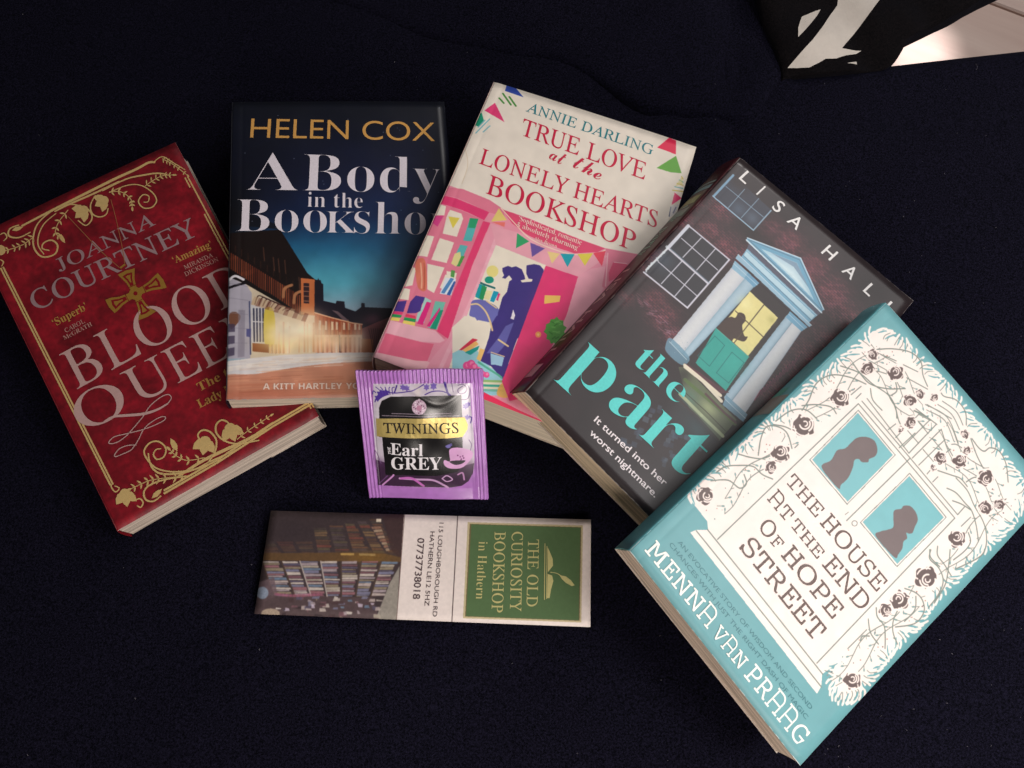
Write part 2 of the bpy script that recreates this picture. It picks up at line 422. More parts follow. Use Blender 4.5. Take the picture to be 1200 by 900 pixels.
def spine_print(f, txt, face, y0, y1, z0, z1, m, name, off=0.0):
    """text on the spine: y along the spine (fraction from foot), z height fraction"""
    tl, tr, br, bl = [np.array(c) for c in f.c]; out = (bl-br)/np.linalg.norm(bl-br)
    v, fc = run(txt, face, off); r, _ = run('H', face, off); h = r[:,1].max()
    T = (v[:,0]-v[:,0].min())/(v[:,0].max()-v[:,0].min()); H = v[:,1]/h; V = []
    for a, b in zip(T, H):
        s_ = lerp(y0, y1, a); zf = lerp(z0, z1, b); p = lerp(bl, tl, s_)+out*(.0010*math.sin(math.pi*min(max(zf,0),1))**.7+.00035+f.lean*(1-zf))
        V.append((p[0], p[1], zf*f.t))
    return mesh(name, V, fc, m, f.root)

GOLD = lambda: ink((205,165,88), .75, .42, .5)

# ================================================================== THE SURFACE AND WHAT IS BEHIND
def fabric(name, c1, c2, bump=.35):
    m = bpy.data.materials.new(name); m.use_nodes = True; nt = m.node_tree; b = nt.nodes['Principled BSDF']
    tc = nt.nodes.new('ShaderNodeTexCoord')
    n = nt.nodes.new('ShaderNodeTexNoise'); n.inputs['Scale'].default_value = 950; n.inputs['Detail'].default_value = 4; n.inputs['Roughness'].default_value = .8
    n2 = nt.nodes.new('ShaderNodeTexNoise'); n2.inputs['Scale'].default_value = 1500; n2.inputs['Detail'].default_value = 2
    for q in (n, n2): nt.links.new(tc.outputs['Object'], q.inputs['Vector'])
    cr = nt.nodes.new('ShaderNodeValToRGB'); e = cr.color_ramp.elements
    e[0].position = .40; e[0].color = (*srgb(c1), 1); e[1].position = .66; e[1].color = (*srgb(c2), 1)
    nt.links.new(n.outputs[0], cr.inputs[0]); nt.links.new(cr.outputs[0], b.inputs['Base Color'])
    b.inputs['Roughness'].default_value = .9; b.inputs['Specular IOR Level'].default_value = .04
    b.inputs['Sheen Weight'].default_value = .02; b.inputs['Sheen Roughness'].default_value = .5; b.inputs['Sheen Tint'].default_value = (.4,.45,.8,1)
    mx = nt.nodes.new('ShaderNodeMath'); mx.operation = 'ADD'; nt.links.new(n.outputs[0], mx.inputs[0]); nt.links.new(n2.outputs[0], mx.inputs[1])
    bp = nt.nodes.new('ShaderNodeBump'); bp.inputs['Strength'].default_value = bump; bp.inputs['Distance'].default_value = .0012
    nt.links.new(mx.outputs[0], bp.inputs['Height']); nt.links.new(bp.outputs[0], b.inputs['Normal'])
    return m
navy = fabric('navy_fabric', (3,3,7), (27,25,41))
black_cloth = fabric('black_cloth', (8,7,8), (24,20,21))
def hash_noise(x, y, s):
    return math.sin(x*s*1.3+1.7)*math.cos(y*s*1.1+.4)+.5*math.sin(x*s*2.9-y*s*2.3+2.1)
def edge_y(x):
    if x < .187: t = min((.187-x)/.10, 1); t = t*t*(3-2*t); return .3795+.062*(max(x,.10)-.187)+.42*t
    return .3805+.135*(x-.187)-.05*max(x-.187,0)**2
def seat():
    V = []; F = []; xs = np.linspace(-.75, .95, 86); prof = []
    for d in np.linspace(0, 1, 60): prof.append(('f', d))
    for a in np.linspace(0, math.pi/2, 8)[1:]: prof.append(('r', a))
    prof += [('d', .1), ('d', .25), ('d', .37)]
    for x in xs:
        ye = edge_y(x); r = .016
        for k, d in prof:
            if k == 'f':
                y = -.55+d*(ye-r+.55); z = -.0018-.0016*hash_noise(x, y, 23)
                z = z*min(1, (ye-r-y)/.05+.35)
            elif k == 'r': y = ye-r+r*math.sin(d); z = -r+r*math.cos(d)
            else: y = ye; z = -r-d
            V.append((x, y, z))
    n = len(prof)
    for i in range(len(xs)-1):
        for j in range(n-1): F.append((i*n+j, (i+1)*n+j, (i+1)*n+j+1, i*n+j+1))
    o = mesh('sofa_seat', V, F, navy, None, True); o['kind'] = 'structure'
seat()
def wood(name, c1, c2):
    m = bpy.data.materials.new(name); m.use_nodes = True; nt = m.node_tree; b = nt.nodes['Principled BSDF']
    tc = nt.nodes.new('ShaderNodeTexCoord'); mp = nt.nodes.new('ShaderNodeMapping'); mp.inputs['Scale'].default_value = (2.2, 26, 26)
    n = nt.nodes.new('ShaderNodeTexNoise'); n.inputs['Scale'].default_value = 1.6; n.inputs['Detail'].default_value = 6
    nt.links.new(tc.outputs['Object'], mp.inputs[0]); nt.links.new(mp.outputs[0], n.inputs['Vector'])
    cr = nt.nodes.new('ShaderNodeValToRGB'); e = cr.color_ramp.elements
    e[0].position = .3; e[0].color = (*srgb(c1),1); e[1].position = .7; e[1].color = (*srgb(c2),1)
    nt.links.new(n.outputs[0], cr.inputs[0]); nt.links.new(cr.outputs[0], b.inputs['Base Color']); b.inputs['Roughness'].default_value = .4
    return m
FZ = -.40
def floor():
    base = mesh('floor', [(-1.2,.3,FZ-.02),(3.2,.3,FZ-.02),(3.2,4,FZ-.02),(-1.2,4,FZ-.02)], [(0,1,2,3)], mat('floor_joint', (70,50,42), .8)); base['kind'] = 'structure'
    ms = [wood('laminate_board', a, b) for a, b in (((196,162,148),(214,186,172)), ((190,154,142),(210,178,166)), ((200,170,158),(220,194,180)))]
    W_, Lg = .19, 1.25; ang = math.radians(-28); g = random.Random(3)
    me = {}
    for k, m in enumerate(ms):
        bm = bmesh.new(); bmesh.ops.create_cube(bm, size=1); bmesh.ops.scale(bm, vec=(Lg-.004, W_-.004, .016), verts=bm.verts)
        bmesh.ops.bevel(bm, geom=bm.edges[:], offset=.002, segments=1, affect='EDGES')
        q = bpy.data.meshes.new('floorboard'); bm.to_mesh(q); bm.free(); q.materials.append(m); me[k] = q
    for r in range(-6, 13):
        for c in range(-1, 3):
            lx = (c+.37*(r % 3))*Lg; ly = r*W_
            x = .9+lx*math.cos(ang)-ly*math.sin(ang); y = 1.2+lx*math.sin(ang)+ly*math.cos(ang)
            if not (-.6 < x < 2.6 and .55 < y < 3.4): continue
            o = bpy.data.objects.new('floorboard', me[g.randrange(3)]); C.objects.link(o); o.parent = base
            o.location = (x, y, FZ-.010); o.rotation_euler = (0, 0, ang)
floor()
# patch of bright light on the floor behind the sofa
sp = bpy.data.lights.new('floor_sunspot', 'SPOT'); sp.energy = 120; sp.spot_size = math.radians(4.2); sp.spot_blend = .6; sp.shadow_soft_size = .02; sp.color = (1,.97,.98)
spo = bpy.data.objects.new('floor_sunspot', sp); C.objects.link(spo)
tgt = Vector(at(1078, 58, FZ)); spo.location = tgt+Vector((.30,.55,1.2)); spo.rotation_euler = (tgt-spo.location).to_track_quat('-Z','Y').to_euler()
area('room_light', (1.5, 2.0, 1.6), (1.2, 1.3, FZ), .6, .6, 15, (1,.95,.92))

# rumpled navy throw at the top
def throw():
    V = []; F = []; NX, NY = 60, 40
    outline_x = [(-.40, .47), (-.2,.46), (.02,.39), (.10,.345), (.155,.338), (.186,.372)]
    def ylow(x):
        for (a, b), (c, d) in zip(outline_x, outline_x[1:]):
            if a <= x <= c: t = (x-a)/(c-a); t = t*t*(3-2*t); return b+(d-b)*t
        return .372
    for i in range(NX+1):
        u = i/NX; x = lerp(-.40, .190, u)
        for j in range(NY+1):
            v = j/NY; y0 = ylow(x); y = lerp(y0, .62, v)
            xx = x+.045*v*(u > .5)*(2*u-1)*1.0-.0*v
            hgt = .0002+.007*(1-math.exp(-v*3))+.004*v
            d = (xx-(.150+.10*(y-.38)))/.012
            hgt -= .006*math.exp(-d*d)*min(1, v*6)
            hgt += .0015*hash_noise(xx, y, 38)*min(1, v*5)
            edge = min(1, (1-u)*14); hgt = hgt*(.35+.65*edge)
            V.append((xx, y, hgt-.004*(v == 0)))
    for i in range(NX):
        for j in range(NY):
            a = i*(NY+1)+j; F.append((a, a+NY+1, a+NY+2, a+1))
    o = mesh('folded_throw', V, F, navy, None, True)
    md = o.modifiers.new('thickness', 'SOLIDIFY'); md.thickness = .004; md.offset = -1
    tag(o, 'rumpled navy throw lying behind the books along the top of the seat', 'throw')
throw()
# black bag with pale stripes behind the seat edge
def bag():
    f = Flat('tote_bag', (.27, .47, .012), Rm(.10, .04, 0), .014, [(905,-60),(1190,-60),(1060,82),(915,95)])
    tag(f.root, 'black cloth bag with pale grey stripes standing just behind the seat edge', 'bag')
    out = [(905,-60),(1230,-60),(1150,0),(1108,22),(1068,42),(1061,52),(1056,62),(1046,74),(1020,80),(930,86),(918,76)]
    P = catmull(out, 5, True); Q = [f.L(*p) for p in P]; n = len(Q); c = sum(Q)/n
    V = []; F = []; rings = [(.22, -.39), (.22, -.06), (.50, -.012), (.93, -.003), (.975, 0.0), (.985, .006), (1.0, .011), (.99, .014)]; nr = len(rings)
    for k, z in rings:
        for q in Q: cc_ = c if k > .9 else f.L(975, 0); p = cc_+(q-cc_)*k; V.append((p[0], p[1], z))
    for r in range(nr-1):
        for i in range(n): F.append((r*n+i, r*n+(i+1) % n, (r+1)*n+(i+1) % n, (r+1)*n+i))
    from mathutils.geometry import tessellate_polygon
    for tri in tessellate_polygon([[Vector(V[(nr-1)*n+i]) for i in range(n)]]): F.append(tuple((nr-1)*n+i for i in tri))
    fold = lambda x, y: .0022*math.sin(x*95+y*60)+.0014*math.sin(x*40-y*130+1)+.0008*math.sin(x*210+y*90)
    def crumple(o, cuts, dz):
        bm = bmesh.new(); bm.from_mesh(o.data); bmesh.ops.remove_doubles(bm, verts=bm.verts, dist=1e-6)
        for _ in range(cuts): 
            bmesh.ops.subdivide_edges(bm, edges=[e for e in bm.edges if e.calc_length() > .006], cuts=1); bmesh.ops.triangulate(bm, faces=bm.faces)
        for v in bm.verts: v.co.z += fold(v.co.x, v.co.y)*min(1, max(0, v.co.z/.012))+dz
        bm.to_mesh(o.data); bm.free(); o.data.polygons.foreach_set('use_smooth', [True]*len(o.data.polygons)); o.data.update()
    body = mesh('bag_body', V, F, black_cloth, f.root, False); f.cover = body; crumple(body, 4, 0)
    pm = mat('pale_stripe_cloth', (202,192,182), .8, bump=(700,.4,.0005), mottled=.08, mscale=60)
    Z = zz(900, 0, 6.667)
    Print(f).poly(Z((560,-60),(900,-60),(870,0),(790,110),(700,230),(600,350),(572,386),(745,376),(700,405),(610,435),(530,465),(445,468),(390,500),(320,532),(230,524),(162,515),(220,455),(330,340),(420,220),(490,110),(555,20))).build('stripe', pm, body); crumple(bpy.context.scene.objects['stripe'], 5, .0006)
    so2 = Print(f).poly(Z((615,497),(700,470),(702,495))).build('stripe', pm, body); crumple(so2, 5, .0006)
    Print(f).poly(Z((420,58),(385,120),(330,190),(270,265),(218,320),(222,240),(240,190),(262,135),(330,100))).build('stripe', pm, body); crumple([c for c in body.children if c.name == 'stripe.002'][0], 5, .0006)
bag()

# ================================================================== RED BOOK
f = make_book((-.2103,.19173,.01995), (.01229,-.00401,.53209), .0214, [(-31,277),(205,166),(373.5,487.5),(137,622)],
    'dark red paperback with gold scrollwork border and a cross on a chain', paper=(200,180,165))
start_cover(f)
cv = Canvas(f, (122,18,30)); cv.noise(26, .30, 3, 4, (1,1.2,1.1)); cv.noise(5, .16, 5, 2)
cv.stroke([(8,300),(137,566)], 11, (120,12,26), False, .25)
cv.scuff(30, (170,110,110), 1); RI = cv.image('cover_red')
P = Print(f); Z3 = zz(80,450,5); Z1 = zz(0,160,5)
for d in (-1.7, 1.3): P.stroke([(2+d,313-d*.4),(131+d,568-d*.4)], 1.9, False)
for d in (-1.5, 1.5): P.stroke([(218+d,207-d*.5),(268+d,301-d*.5),(366+d,478-d*.5)], 1.6, False)
for d in (-2.0, 1.6): P.stroke([(192,577+d),(256,540+d),(320,498+d),(366,471+d)], 2.6, False)
for pts, w_ in (([(820,460),(860,400),(868,330),(830,280),(785,272),(760,300),(775,332)], 2.2), ([(1120,330),(1000,350),(920,335),(870,290),(868,240),(900,212),(938,228),(935,252)], 2.2),
    ([(1000,380),(830,455),(740,500),(620,515),(520,495),(462,440),(446,390),(480,345),(530,338),(572,375),(562,425),(522,442),(500,415),(515,385),(545,380)], 2.0),
    ([(900,440),(700,515),(560,528),(500,500),(476,450),(470,405)], 2.2), ([(700,540),(560,562),(470,598),(443,640),(458,680),(500,687),(545,655)], 2.2),
    ([(1160,260),(1040,330),(900,395),(780,455),(640,545)], 4.0), ([(262,580),(250,600),(275,632),(298,610),(270,596)], 1.6), ([(392,680),(420,672),(438,695),(425,722),(402,712)], 1.8),
    ([(1200,225),(1120,280),(1040,335),(990,350)], 2.5)):
    P.stroke(Z3(*pts), w_, True, .3)
P.frond(Z3((800,432),(700,448),(640,425),(602,392)), 5, 7.5, 2.4); P.frond(Z3((700,538),(560,552),(470,568),(375,610)), 8, 9.5, 2.3)
P.frond(Z3((990,325),(1060,270),(1120,230),(1180,190)), 5, 6, 1.8)
P.leaf(*Z3((640,395),(600,318)), 7); P.leaf(*Z3((490,670),(550,615)), 6)
P.flower(Z3((805,325))[0], 19, 1.75); P.flower(Z3((945,250))[0], 19, 1.2); P.flower(Z3((330,632))[0], 18, 1.4)
for pts, w_ in (([(125,525),(290,440),(400,385),(560,305),(680,245),(800,190),(870,152),(910,150)], 3.6), ([(320,440),(400,400),(560,330),(700,262)], 2.6),
    ([(400,390),(300,440),(222,510),(195,590),(203,660),(250,705),(320,690),(338,640),(305,608),(258,622),(248,655),(290,668)], 2.0), ([(330,450),(260,510),(226,580),(225,640),(258,690)], 1.6),
    ([(290,440),(380,402),(450,402),(520,430),(540,480),(505,522),(458,492)], 1.7), ([(560,345),(532,400),(540,450),(580,472),(622,458),(635,420)], 1.7),
    ([(180,560),(110,592),(52,582),(58,540),(112,518)], 2.0), ([(640,330),(740,288),(820,285),(890,325),(918,375),(890,415),(840,418),(812,380),(838,342),(872,350),(868,382),(842,385)], 1.6),
    ([(600,320),(740,250),(850,225),(920,215),(980,222)], 2.2), ([(0,575),(25,565),(40,590),(20,612)], 1.6), ([(0,720),(20,735),(8,760)], 1.6), ([(900,150),(950,118),(1010,150),(1085,195)], 1.4)):
    P.stroke(Z1(*pts), w_, True, .3)
P.frond(Z1((400,430),(345,500),(325,560),(350,590)), 5, 7, 2.2); P.leaf(*Z1((345,570),(382,625)), 5); P.frond(Z1((200,585),(130,635),(30,668)), 6, 7.5, 2.0)
P.frond(Z1((640,325),(710,325),(765,365),(775,410)), 6, 6, 2.0); P.frond(Z1((850,290),(900,255),(950,230),(1005,225)), 6, 6.5, 1.6); P.frond(Z1((950,130),(1010,160),(1090,220)), 6, 5, 1.4)
P.flower(Z1((500,425))[0], 16, 2.4); P.flower(Z1((620,370))[0], 15, 2.6); P.disc(Z1((2,665))[0], 6); P.leaf(*Z1((70,550),(135,530)), 5)
P.build('foil_border', ink((240,204,136), .42, .42, .5))
ch = Print(f); ch.stroke(Z1((400,470),(480,555),(600,680),(700,768)), .9); ch.stroke(Z1((650,370),(680,480),(715,640),(732,745)), .8)
ch.build('chain', ink((190,120,80), .5, .45, .5))
f.layer = 0; X = Print(f); Z2 = zz(0,300,5); cc = (795,220)
arms = [((690,110),(790,72)), ((925,100),(977,185)), ((915,325),(810,378)), ((672,335),(617,258))]
gold = ink((198,150,66), .6, .42, .5); redm = ink((128,16,26), .1, .5, .4)
for a, b in arms:
    m_ = ((a[0]+b[0])/2, (a[1]+b[1])/2); dx, dy = (m_[0]-cc[0]), (m_[1]-cc[1]); Ln = math.hypot(dx, dy); nx, ny = -dy/Ln, dx/Ln
    sgn = 1 if (a[0]-m_[0])*nx+(a[1]-m_[1])*ny > 0 else -1
    q = lambda k, wd: (cc[0]+dx*k+nx*wd*sgn, cc[1]+dy*k+ny*wd*sgn)
    X.poly(Z2(q(0,24), q(.25,20), q(.55,26), q(.85,44), a, q(1.04,0), b, q(.85,-44), q(.55,-26), q(.25,-20), q(0,-24)))
X.disc(Z2(cc)[0], 7.6); X.stroke(Z2((705,72),(720,60),(735,50)), 2.5); f.layer = 0
xo = X.build('cross_emblem', gold)
X = Print(f); f.layer = 7
for a, b in arms:
    m_ = ((a[0]+b[0])/2, (a[1]+b[1])/2); dx, dy = (m_[0]-cc[0]), (m_[1]-cc[1]); Ln = math.hypot(dx, dy); nx, ny = -dy/Ln, dx/Ln
    q = lambda k, wd: (cc[0]+dx*k+nx*wd, cc[1]+dy*k+ny*wd)
    f.layer = 7; X.poly(Z2(q(.36,10), q(.60,15), q(.86,30), q(.90,0), q(.86,-30), q(.60,-15), q(.36,-10)))
    X.stroke(Z2(q(.33,22),q(.33,-22)), .7, False)
X.disc(Z2(cc)[0], 2.4); X.build('cross_inlay', redm); f.layer = 0
X = Print(f)
for a, b in arms:
    m_ = ((a[0]+b[0])/2, (a[1]+b[1])/2); dx, dy = (m_[0]-cc[0]), (m_[1]-cc[1]); Ln = math.hypot(dx, dy); nx, ny = -dy/Ln, dx/Ln
    q = lambda k, wd: (cc[0]+dx*k+nx*wd, cc[1]+dy*k+ny*wd); f.layer = 9
    X.poly(Z2(q(.50,4), q(.66,7), q(.80,16), q(.82,0), q(.80,-16), q(.66,-7), q(.50,-4)))
X.build('cross_centre', gold); f.layer = 0
silver = ink((212,172,166), .30, .45, .5)
T = Print(f).text('JOANNA','serif',(70,319),(183,262.6),(-6.5,-14.0),off=.004)
T.text('COURTNEY','serif',(41,365),(233,274.8),(-9.5,-20.5),off=.004); T.build('author_name', ink((205,170,172), .6, .42, .5))
T = Print(f).text('BLOOD','serif',(89,457),(297,343),(-21,-40),off=-.001)
ln = lambda x: 449-.527*(x-210)
for chx, a, b in (('Q',100,153),('U',160,204),('E',208,238),('E',241,271),('N',276,316)):
    if chx == 'Q': T.text('O','serif',(a-2,ln(a-2)),(b,ln(b)),(-20,-37),off=-.001)
    else: T.text(chx,'serif',(a,ln(a)),(b,ln(b)),(-20,-37),off=-.001)
T.stroke(Z3((208,222),(265,192),(350,184),(440,176),(520,152),(585,115)), 3.4, True, .5)
T.stroke(Z3((585,115),(605,82),(585,62),(540,80),(480,130),(440,190),(390,250),(340,305),(290,340),(250,350),(238,340),(270,310),(340,292),(430,270),(500,245),(560,215),(570,195),(540,195),(480,230),(440,270),(410,330),(370,385),(320,410),(280,425),(272,415),(300,380),(350,360),(400,358)), 1.1, True, 0)
T.build('title_lettering', silver)
g2 = ink((208,158,84), .4, .45, .5)
Print(f).text("\u2018Superb\u2019",'serifb',(64,383),(103,362.5),(-4,-8)).build('quote_lettering', g2); Print(f).text("\u2018Amazing\u2019",'serifb',(204.5,309),(249,289),(-3.6,-7.6)).build('quote_lettering', g2)
T = Print(f); T.text('The tr','serifb',(234,459),(276,436),(-4.4,-9)); T.text('Lady M','serifb',(234,478.5),(277,457),(-4.4,-9)); T.build('tagline', g2)
T = Print(f).text('CAROL','serif',(77,390),(100,378),(-2.2,-4.6),off=.006); T.text('McGRATH','serifb',(75.5,398.5),(108.5,381.5),(-2.2,-4.4),off=-.006); T.build('reviewer_name', ink((190,140,130), .2, .5))
T = Print(f); T.text('MIRANDA','serif',(217,316),(250,300.5),(-2.2,-4.6),off=.006); T.text('DICKINSON','serif',(217.5,324),(256.5,305.5),(-2.2,-4.6),off=.006); T.build('reviewer_name', ink((190,140,130), .2, .5))
finish_book(f, image_mat('red_cover', RI, .5, .35), mat('red_spine', (120,14,26), .5), paper_mat('pages', (222,204,188)), ink((196,184,172), 0, .7, .2))

# ================================================================== NIGHT STREET BOOK
f = make_book((-.0977,.24106,.02542), (-.00679,.14158,.083), .01776, [(272,119),(520.7,118.5),(550,463),(265,468.5)],
    'dark blue paperback with a glowing night street scene and large pale serif title')
start_cover(f)
cv = Canvas(f, (14,17,36))
tt = (cv.Y/cv.H)[..., None]                       # 0 foot, 1 head
def band(y):    # photo row to canvas fraction
    return cv.q((400, y))[1]/cv.H
stops = [(band(130),(12,15,28)),(band(205),(16,22,52)),(band(255),(20,40,80)),(band(290),(34,100,138)),(band(332),(92,170,190)),(band(362),(150,178,192)),(0,(150,170,180))]
stops = sorted(stops); ks = [s_[0] for s_ in stops]
for c_ in range(3): cv.a[...,c_] = np.interp(cv.Y/cv.H, ks, [s_[1][c_]/255 for s_ in stops])
cv.glow((300,190), 60, (10,12,26), .75, 90); cv.glow((530,300), 75, (22,34,62), .75, 60); cv.glow((515,350), 70, (55,60,95), .6, 50); cv.glow((270,250), 30, (8,8,14), .9, 60); cv.glow((385,325), 45, (70,165,185), .35, 22)
Zb = zz(260,270,6)
cv.poly(Zb((-20,20),(410,-5),(600,300),(660,350),(660,640),(-20,520)), (24,13,12))
cv.poly([(262,262),(330,269),(322,262),(262,240)], (12,10,16), False, .7)
for i in range(40):
    x = i*15; yt = 105+x*.62; yb = 235+x*.66
    c_ = rnd.choice([(128,58,36),(100,42,28),(150,76,48)]); cv.poly(Zb((x,yt+10),(x+9,yt+16),(x+9,yb),(x,yb-6)), c_, False, .85)
    if i % 3 == 0: cv.poly(Zb((x,yt-60),(x+6,yt-58),(x+6,yt-5),(x,yt-8)), (74,42,30), False, .5)
for x, y in ((290,120),(360,190),(395,200),(440,210),(540,330)): cv.stroke(Zb((x,y),(x+8,y+95)), 1.2, (110,70,52), False, .6)
cv.poly(Zb((-20,235),(200,370),(350,450),(555,590),(560,620),(330,470),(160,372),(-20,300)), (20,14,14))
for k in range(3): cv.stroke(Zb((430+k*75,470+k*42),(440+k*75,410+k*40),(490+k*75,385+k*42)), 3.5, (168,112,76), True, .8)
cv.poly(Zb((-20,300),(160,372),(330,470),(560,600),(660,570),(660,900),(-20,900)), (214,196,170))
cv.poly(Zb((-20,330),(60,330),(170,380),(210,440),(200,900),(-20,900)), (176,170,182))
cv.stroke(Zb((40,352),(90,320),(150,345)), 3, (225,220,225)); cv.stroke(Zb((50,400),(100,385),(158,370)), 3, (24,20,26))
for k in range(9): cv.stroke(Zb((230+k*28,520+k*6),(255+k*30,460+k*12),(310+k*30,480+k*14)), 1.2, (60,32,30), True, .8)
cv.poly(Zb((200,520),(300,540),(300,800),(205,790)), (205,200,200))
for k in range(4): cv.stroke(Zb((222+k*22,550),(226+k*21,780)), 1.6, (30,32,60), False)
cv.stroke(Zb((215,640),(290,645)), 1.2, (220,215,215), False); cv.stroke(Zb((192,500),(200,870)), 1.5, (70,75,110), False); cv.poly(Zb((50,590),(90,570),(130,600),(110,650),(60,690)), (120,78,60), True)
cv.poly(Zb((172,690),(205,690),(205,750),(172,745)), (70,72,130), False, .9)
cv.poly(Zb((300,560),(365,570),(370,790),(300,790)), (216,190,60), True, .85)
cv.poly(Zb((215,790),(330,800),(330,860),(215,850)), (140,80,48)); 
for k in range(9): cv.poly(Zb((335+k*14,800),(343+k*14,800),(343+k*14,860),(335+k*14,870)), (170,96,52) if k % 2 else (222,160,100), False, .8)
cv.poly(Zb((555,335),(652,345),(655,600),(555,590)), (196,108,62)); cv.poly(Zb((573,370),(614,372),(612,515),(575,512)), (50,30,34))
for k in range(4): cv.stroke(Zb((575,395+k*34),(612,397+k*34)), .8, (180,120,90), False)
cv.poly(Zb((652,345),(672,350),(676,335),(684,350),(694,350),(700,372),(712,378),(715,495),(800,515),(806,495),(860,500),(866,545),(938,570),(978,540),(980,510),(1002,512),(1004,540),(1196,548),(1200,900),(1000,700),(880,640),(650,590)), (26,22,34))
cv.poly(Zb((770,560),(810,590),(850,630),(900,645),(880,625),(815,570)), (120,96,100), False, .8)
cv.poly(Zb((652,580),(760,610),(912,650),(985,660),(985,740),(650,740)), (170,74,44))
for x in (680,725,768,800,850,885,930,960): cv.poly(Zb((x,632+(x-680)*.09),(x+16,636+(x-680)*.09),(x+16,700),(x,700)), (236,200,168))
for x in range(660,985,26): cv.stroke(Zb((x,600+(x-660)*.18),(x,735)), .8, (110,46,34), False, .7)
cv.stroke(Zb((652,580),(760,612),(915,652),(985,662)), 1.4, (232,178,140), False)
cv.poly(Zb((650,735),(985,735),(990,860),(650,860)), (226,176,146))
for x in range(670,985,32): cv.poly(Zb((x,752),(x+14,752),(x+14,862),(x,862)), rnd.choice([(188,110,82),(244,226,204),(150,84,66)]), False, .75)
cv.stroke(Zb((825,740),(828,860)), 1.4, (60,34,34), False)
cv.poly(Zb((985,690),(1200,600),(1200,870),(985,862)), (120,70,72)); cv.poly(Zb((980,760),(1066,765),(1066,862),(980,862)), (178,102,62), False, .9)
for k in range(14): cv.stroke(Zb((1060+k*9,870),(1050+k*12,780),(1030+k*16,690)), .7, (40,26,36), True, .8)
cv.glow((437,375), 12, (200,110,130), .35, 8)
cv.glow((345,392), 30, (255,214,150), .55, 20); cv.glow((343,393), 24, (255,240,206), .95, 15); cv.glow((360,374), 16, (250,214,176), .7, 12); cv.glow((420,398), 9, (255,236,214), .7, 16); cv.glow((330,402), 22, (250,222,120), .4, 9); cv.glow((385,400), 22, (250,214,190), .5, 8)
cv.poly([(255,424),(290,420),(330,416),(380,413.5),(430,413),(560,418),(560,480),(255,480)], (222,214,210)); 
cv.poly([(255,443),(300,438),(350,430),(400,425),(450,424),(560,428),(560,490),(255,490)], (200,128,98), True, .9); cv.glow((380,470), 170, (140,84,62), .6, 9)
cv.glow((275,432), 22, (200,196,205), .6, 6); cv.glow((430,452), 60, (206,140,104), .5, 14); cv.glow((300,462), 60, (168,92,70), .6, 9)
cv.stroke([(262,433),(330,424),(400,419),(470,420)], 6, (236,224,212), True, .5)
cv.tex = True
for k in range(12):      # striped shop awning
    x = 92+k*15; y = 812+k*6; cv.poly([(x,y),(x+13,y+5),(x+2,y+34),(x-13,y+30)], (120,66,52) if k % 2 else (196,160,124), False, .55)
for k in range(30): x = 170+rnd.random()*240; cv.stroke([(x,900+rnd.random()*60),(x+rnd.uniform(-3,3),1022)], rnd.uniform(.8,2.4), rnd.choice([(255,240,214),(230,150,90),(196,104,60),(255,226,170)]), False, .35)
for k in range(5): cv.stroke([(6+k*3,760+k*55),(70,775+k*52)], .8, (140,134,150), False, .7)
for k in range(3): cv.poly([(8,910+k*44),(30,912+k*42),(30,940+k*42),(8,940+k*44)], (70,60,84), False, .8)
cv.poly([(40,860),(62,862),(62,1030),(40,1032)], (132,124,138), False, .6)
for k in range(70): x, y = rnd.uniform(0,560), 1040+rnd.random()*40; cv.stroke([(x,y),(x+rnd.uniform(30,110),y-1)], rnd.uniform(.6,1.6), rnd.choice([(246,238,226),(206,186,176),(226,196,170)]), False, .4)
for k in range(90): x, y = rnd.uniform(-30,700), rnd.uniform(1085,1204); cv.stroke([(x,y),(x+rnd.uniform(30,150),y+rnd.uniform(-3,3))], rnd.uniform(.6,2.2), rnd.choice([(214,146,112),(160,86,62),(184,104,74),(226,166,130)]), False, .3)
cv.tex = False
cv.glow((345,392), 22, (255,248,226), .95, 14); cv.glow((395,398), 20, (255,214,168), .6, 9); cv.glow((352,398), 34, (255,196,120), .35, 14); cv.glow((375,388), 16, (255,232,200), .45, 10)
cv.noise(22, .10, 9, 3)
g = np.random.RandomState(4)
for _ in range(26): cv.disc((g.uniform(285,520), g.uniform(125,265)), .45, (190,200,220), .8)
cv.blur(2); cv.scuff(26, (120,120,130), 2); SI = cv.image('cover_street')
T = Print(f).text('HELEN COX','sans',(293,161),(509.7,165.2),(.6,-22),off=-.004); T.build('author_name', ink((228,170,92), .25, .4))
pale = ink((226,216,224), 0, .4); o_ = -.015
T = Print(f).text('A','serifb',(288.5,222.7),(349.4,223.8),(.8,-43.5),off=o_); T.text('Body','serifb',(354.5,223.9),(516.5,226.6),(.8,-42.5),off=o_)
T.text('in the','serifb',(360,242.6),(425,244),(.3,-17.5),'h',off=o_); T.text('Boo','serifb',(276.3,271),(383,273),(.8,-37.5),off=o_)
T.text('K','serifb',(382,273),(417,273.4),(.5,-25),off=o_); T.text('shop','serifb',(414.5,273.8),(532,275.6),(.6,-37.5),'h',off=o_); T.build('title_lettering', pale)
T = Print(f).text('A KITT HARTLEY','sansb',(308,456.4),(401,455.9),(.1,-7)); T.text('YORKSHIRE','sansb',(405.3,455.9),(470,455.4),(.1,-7)); T.build('tagline', ink((232,206,190)))
finish_book(f, image_mat('street_cover', SI, .38, .5), mat('street_spine', (14,16,30), .4), paper_mat('pages', (226,210,190)), ink((196,184,172), 0, .7, .2))

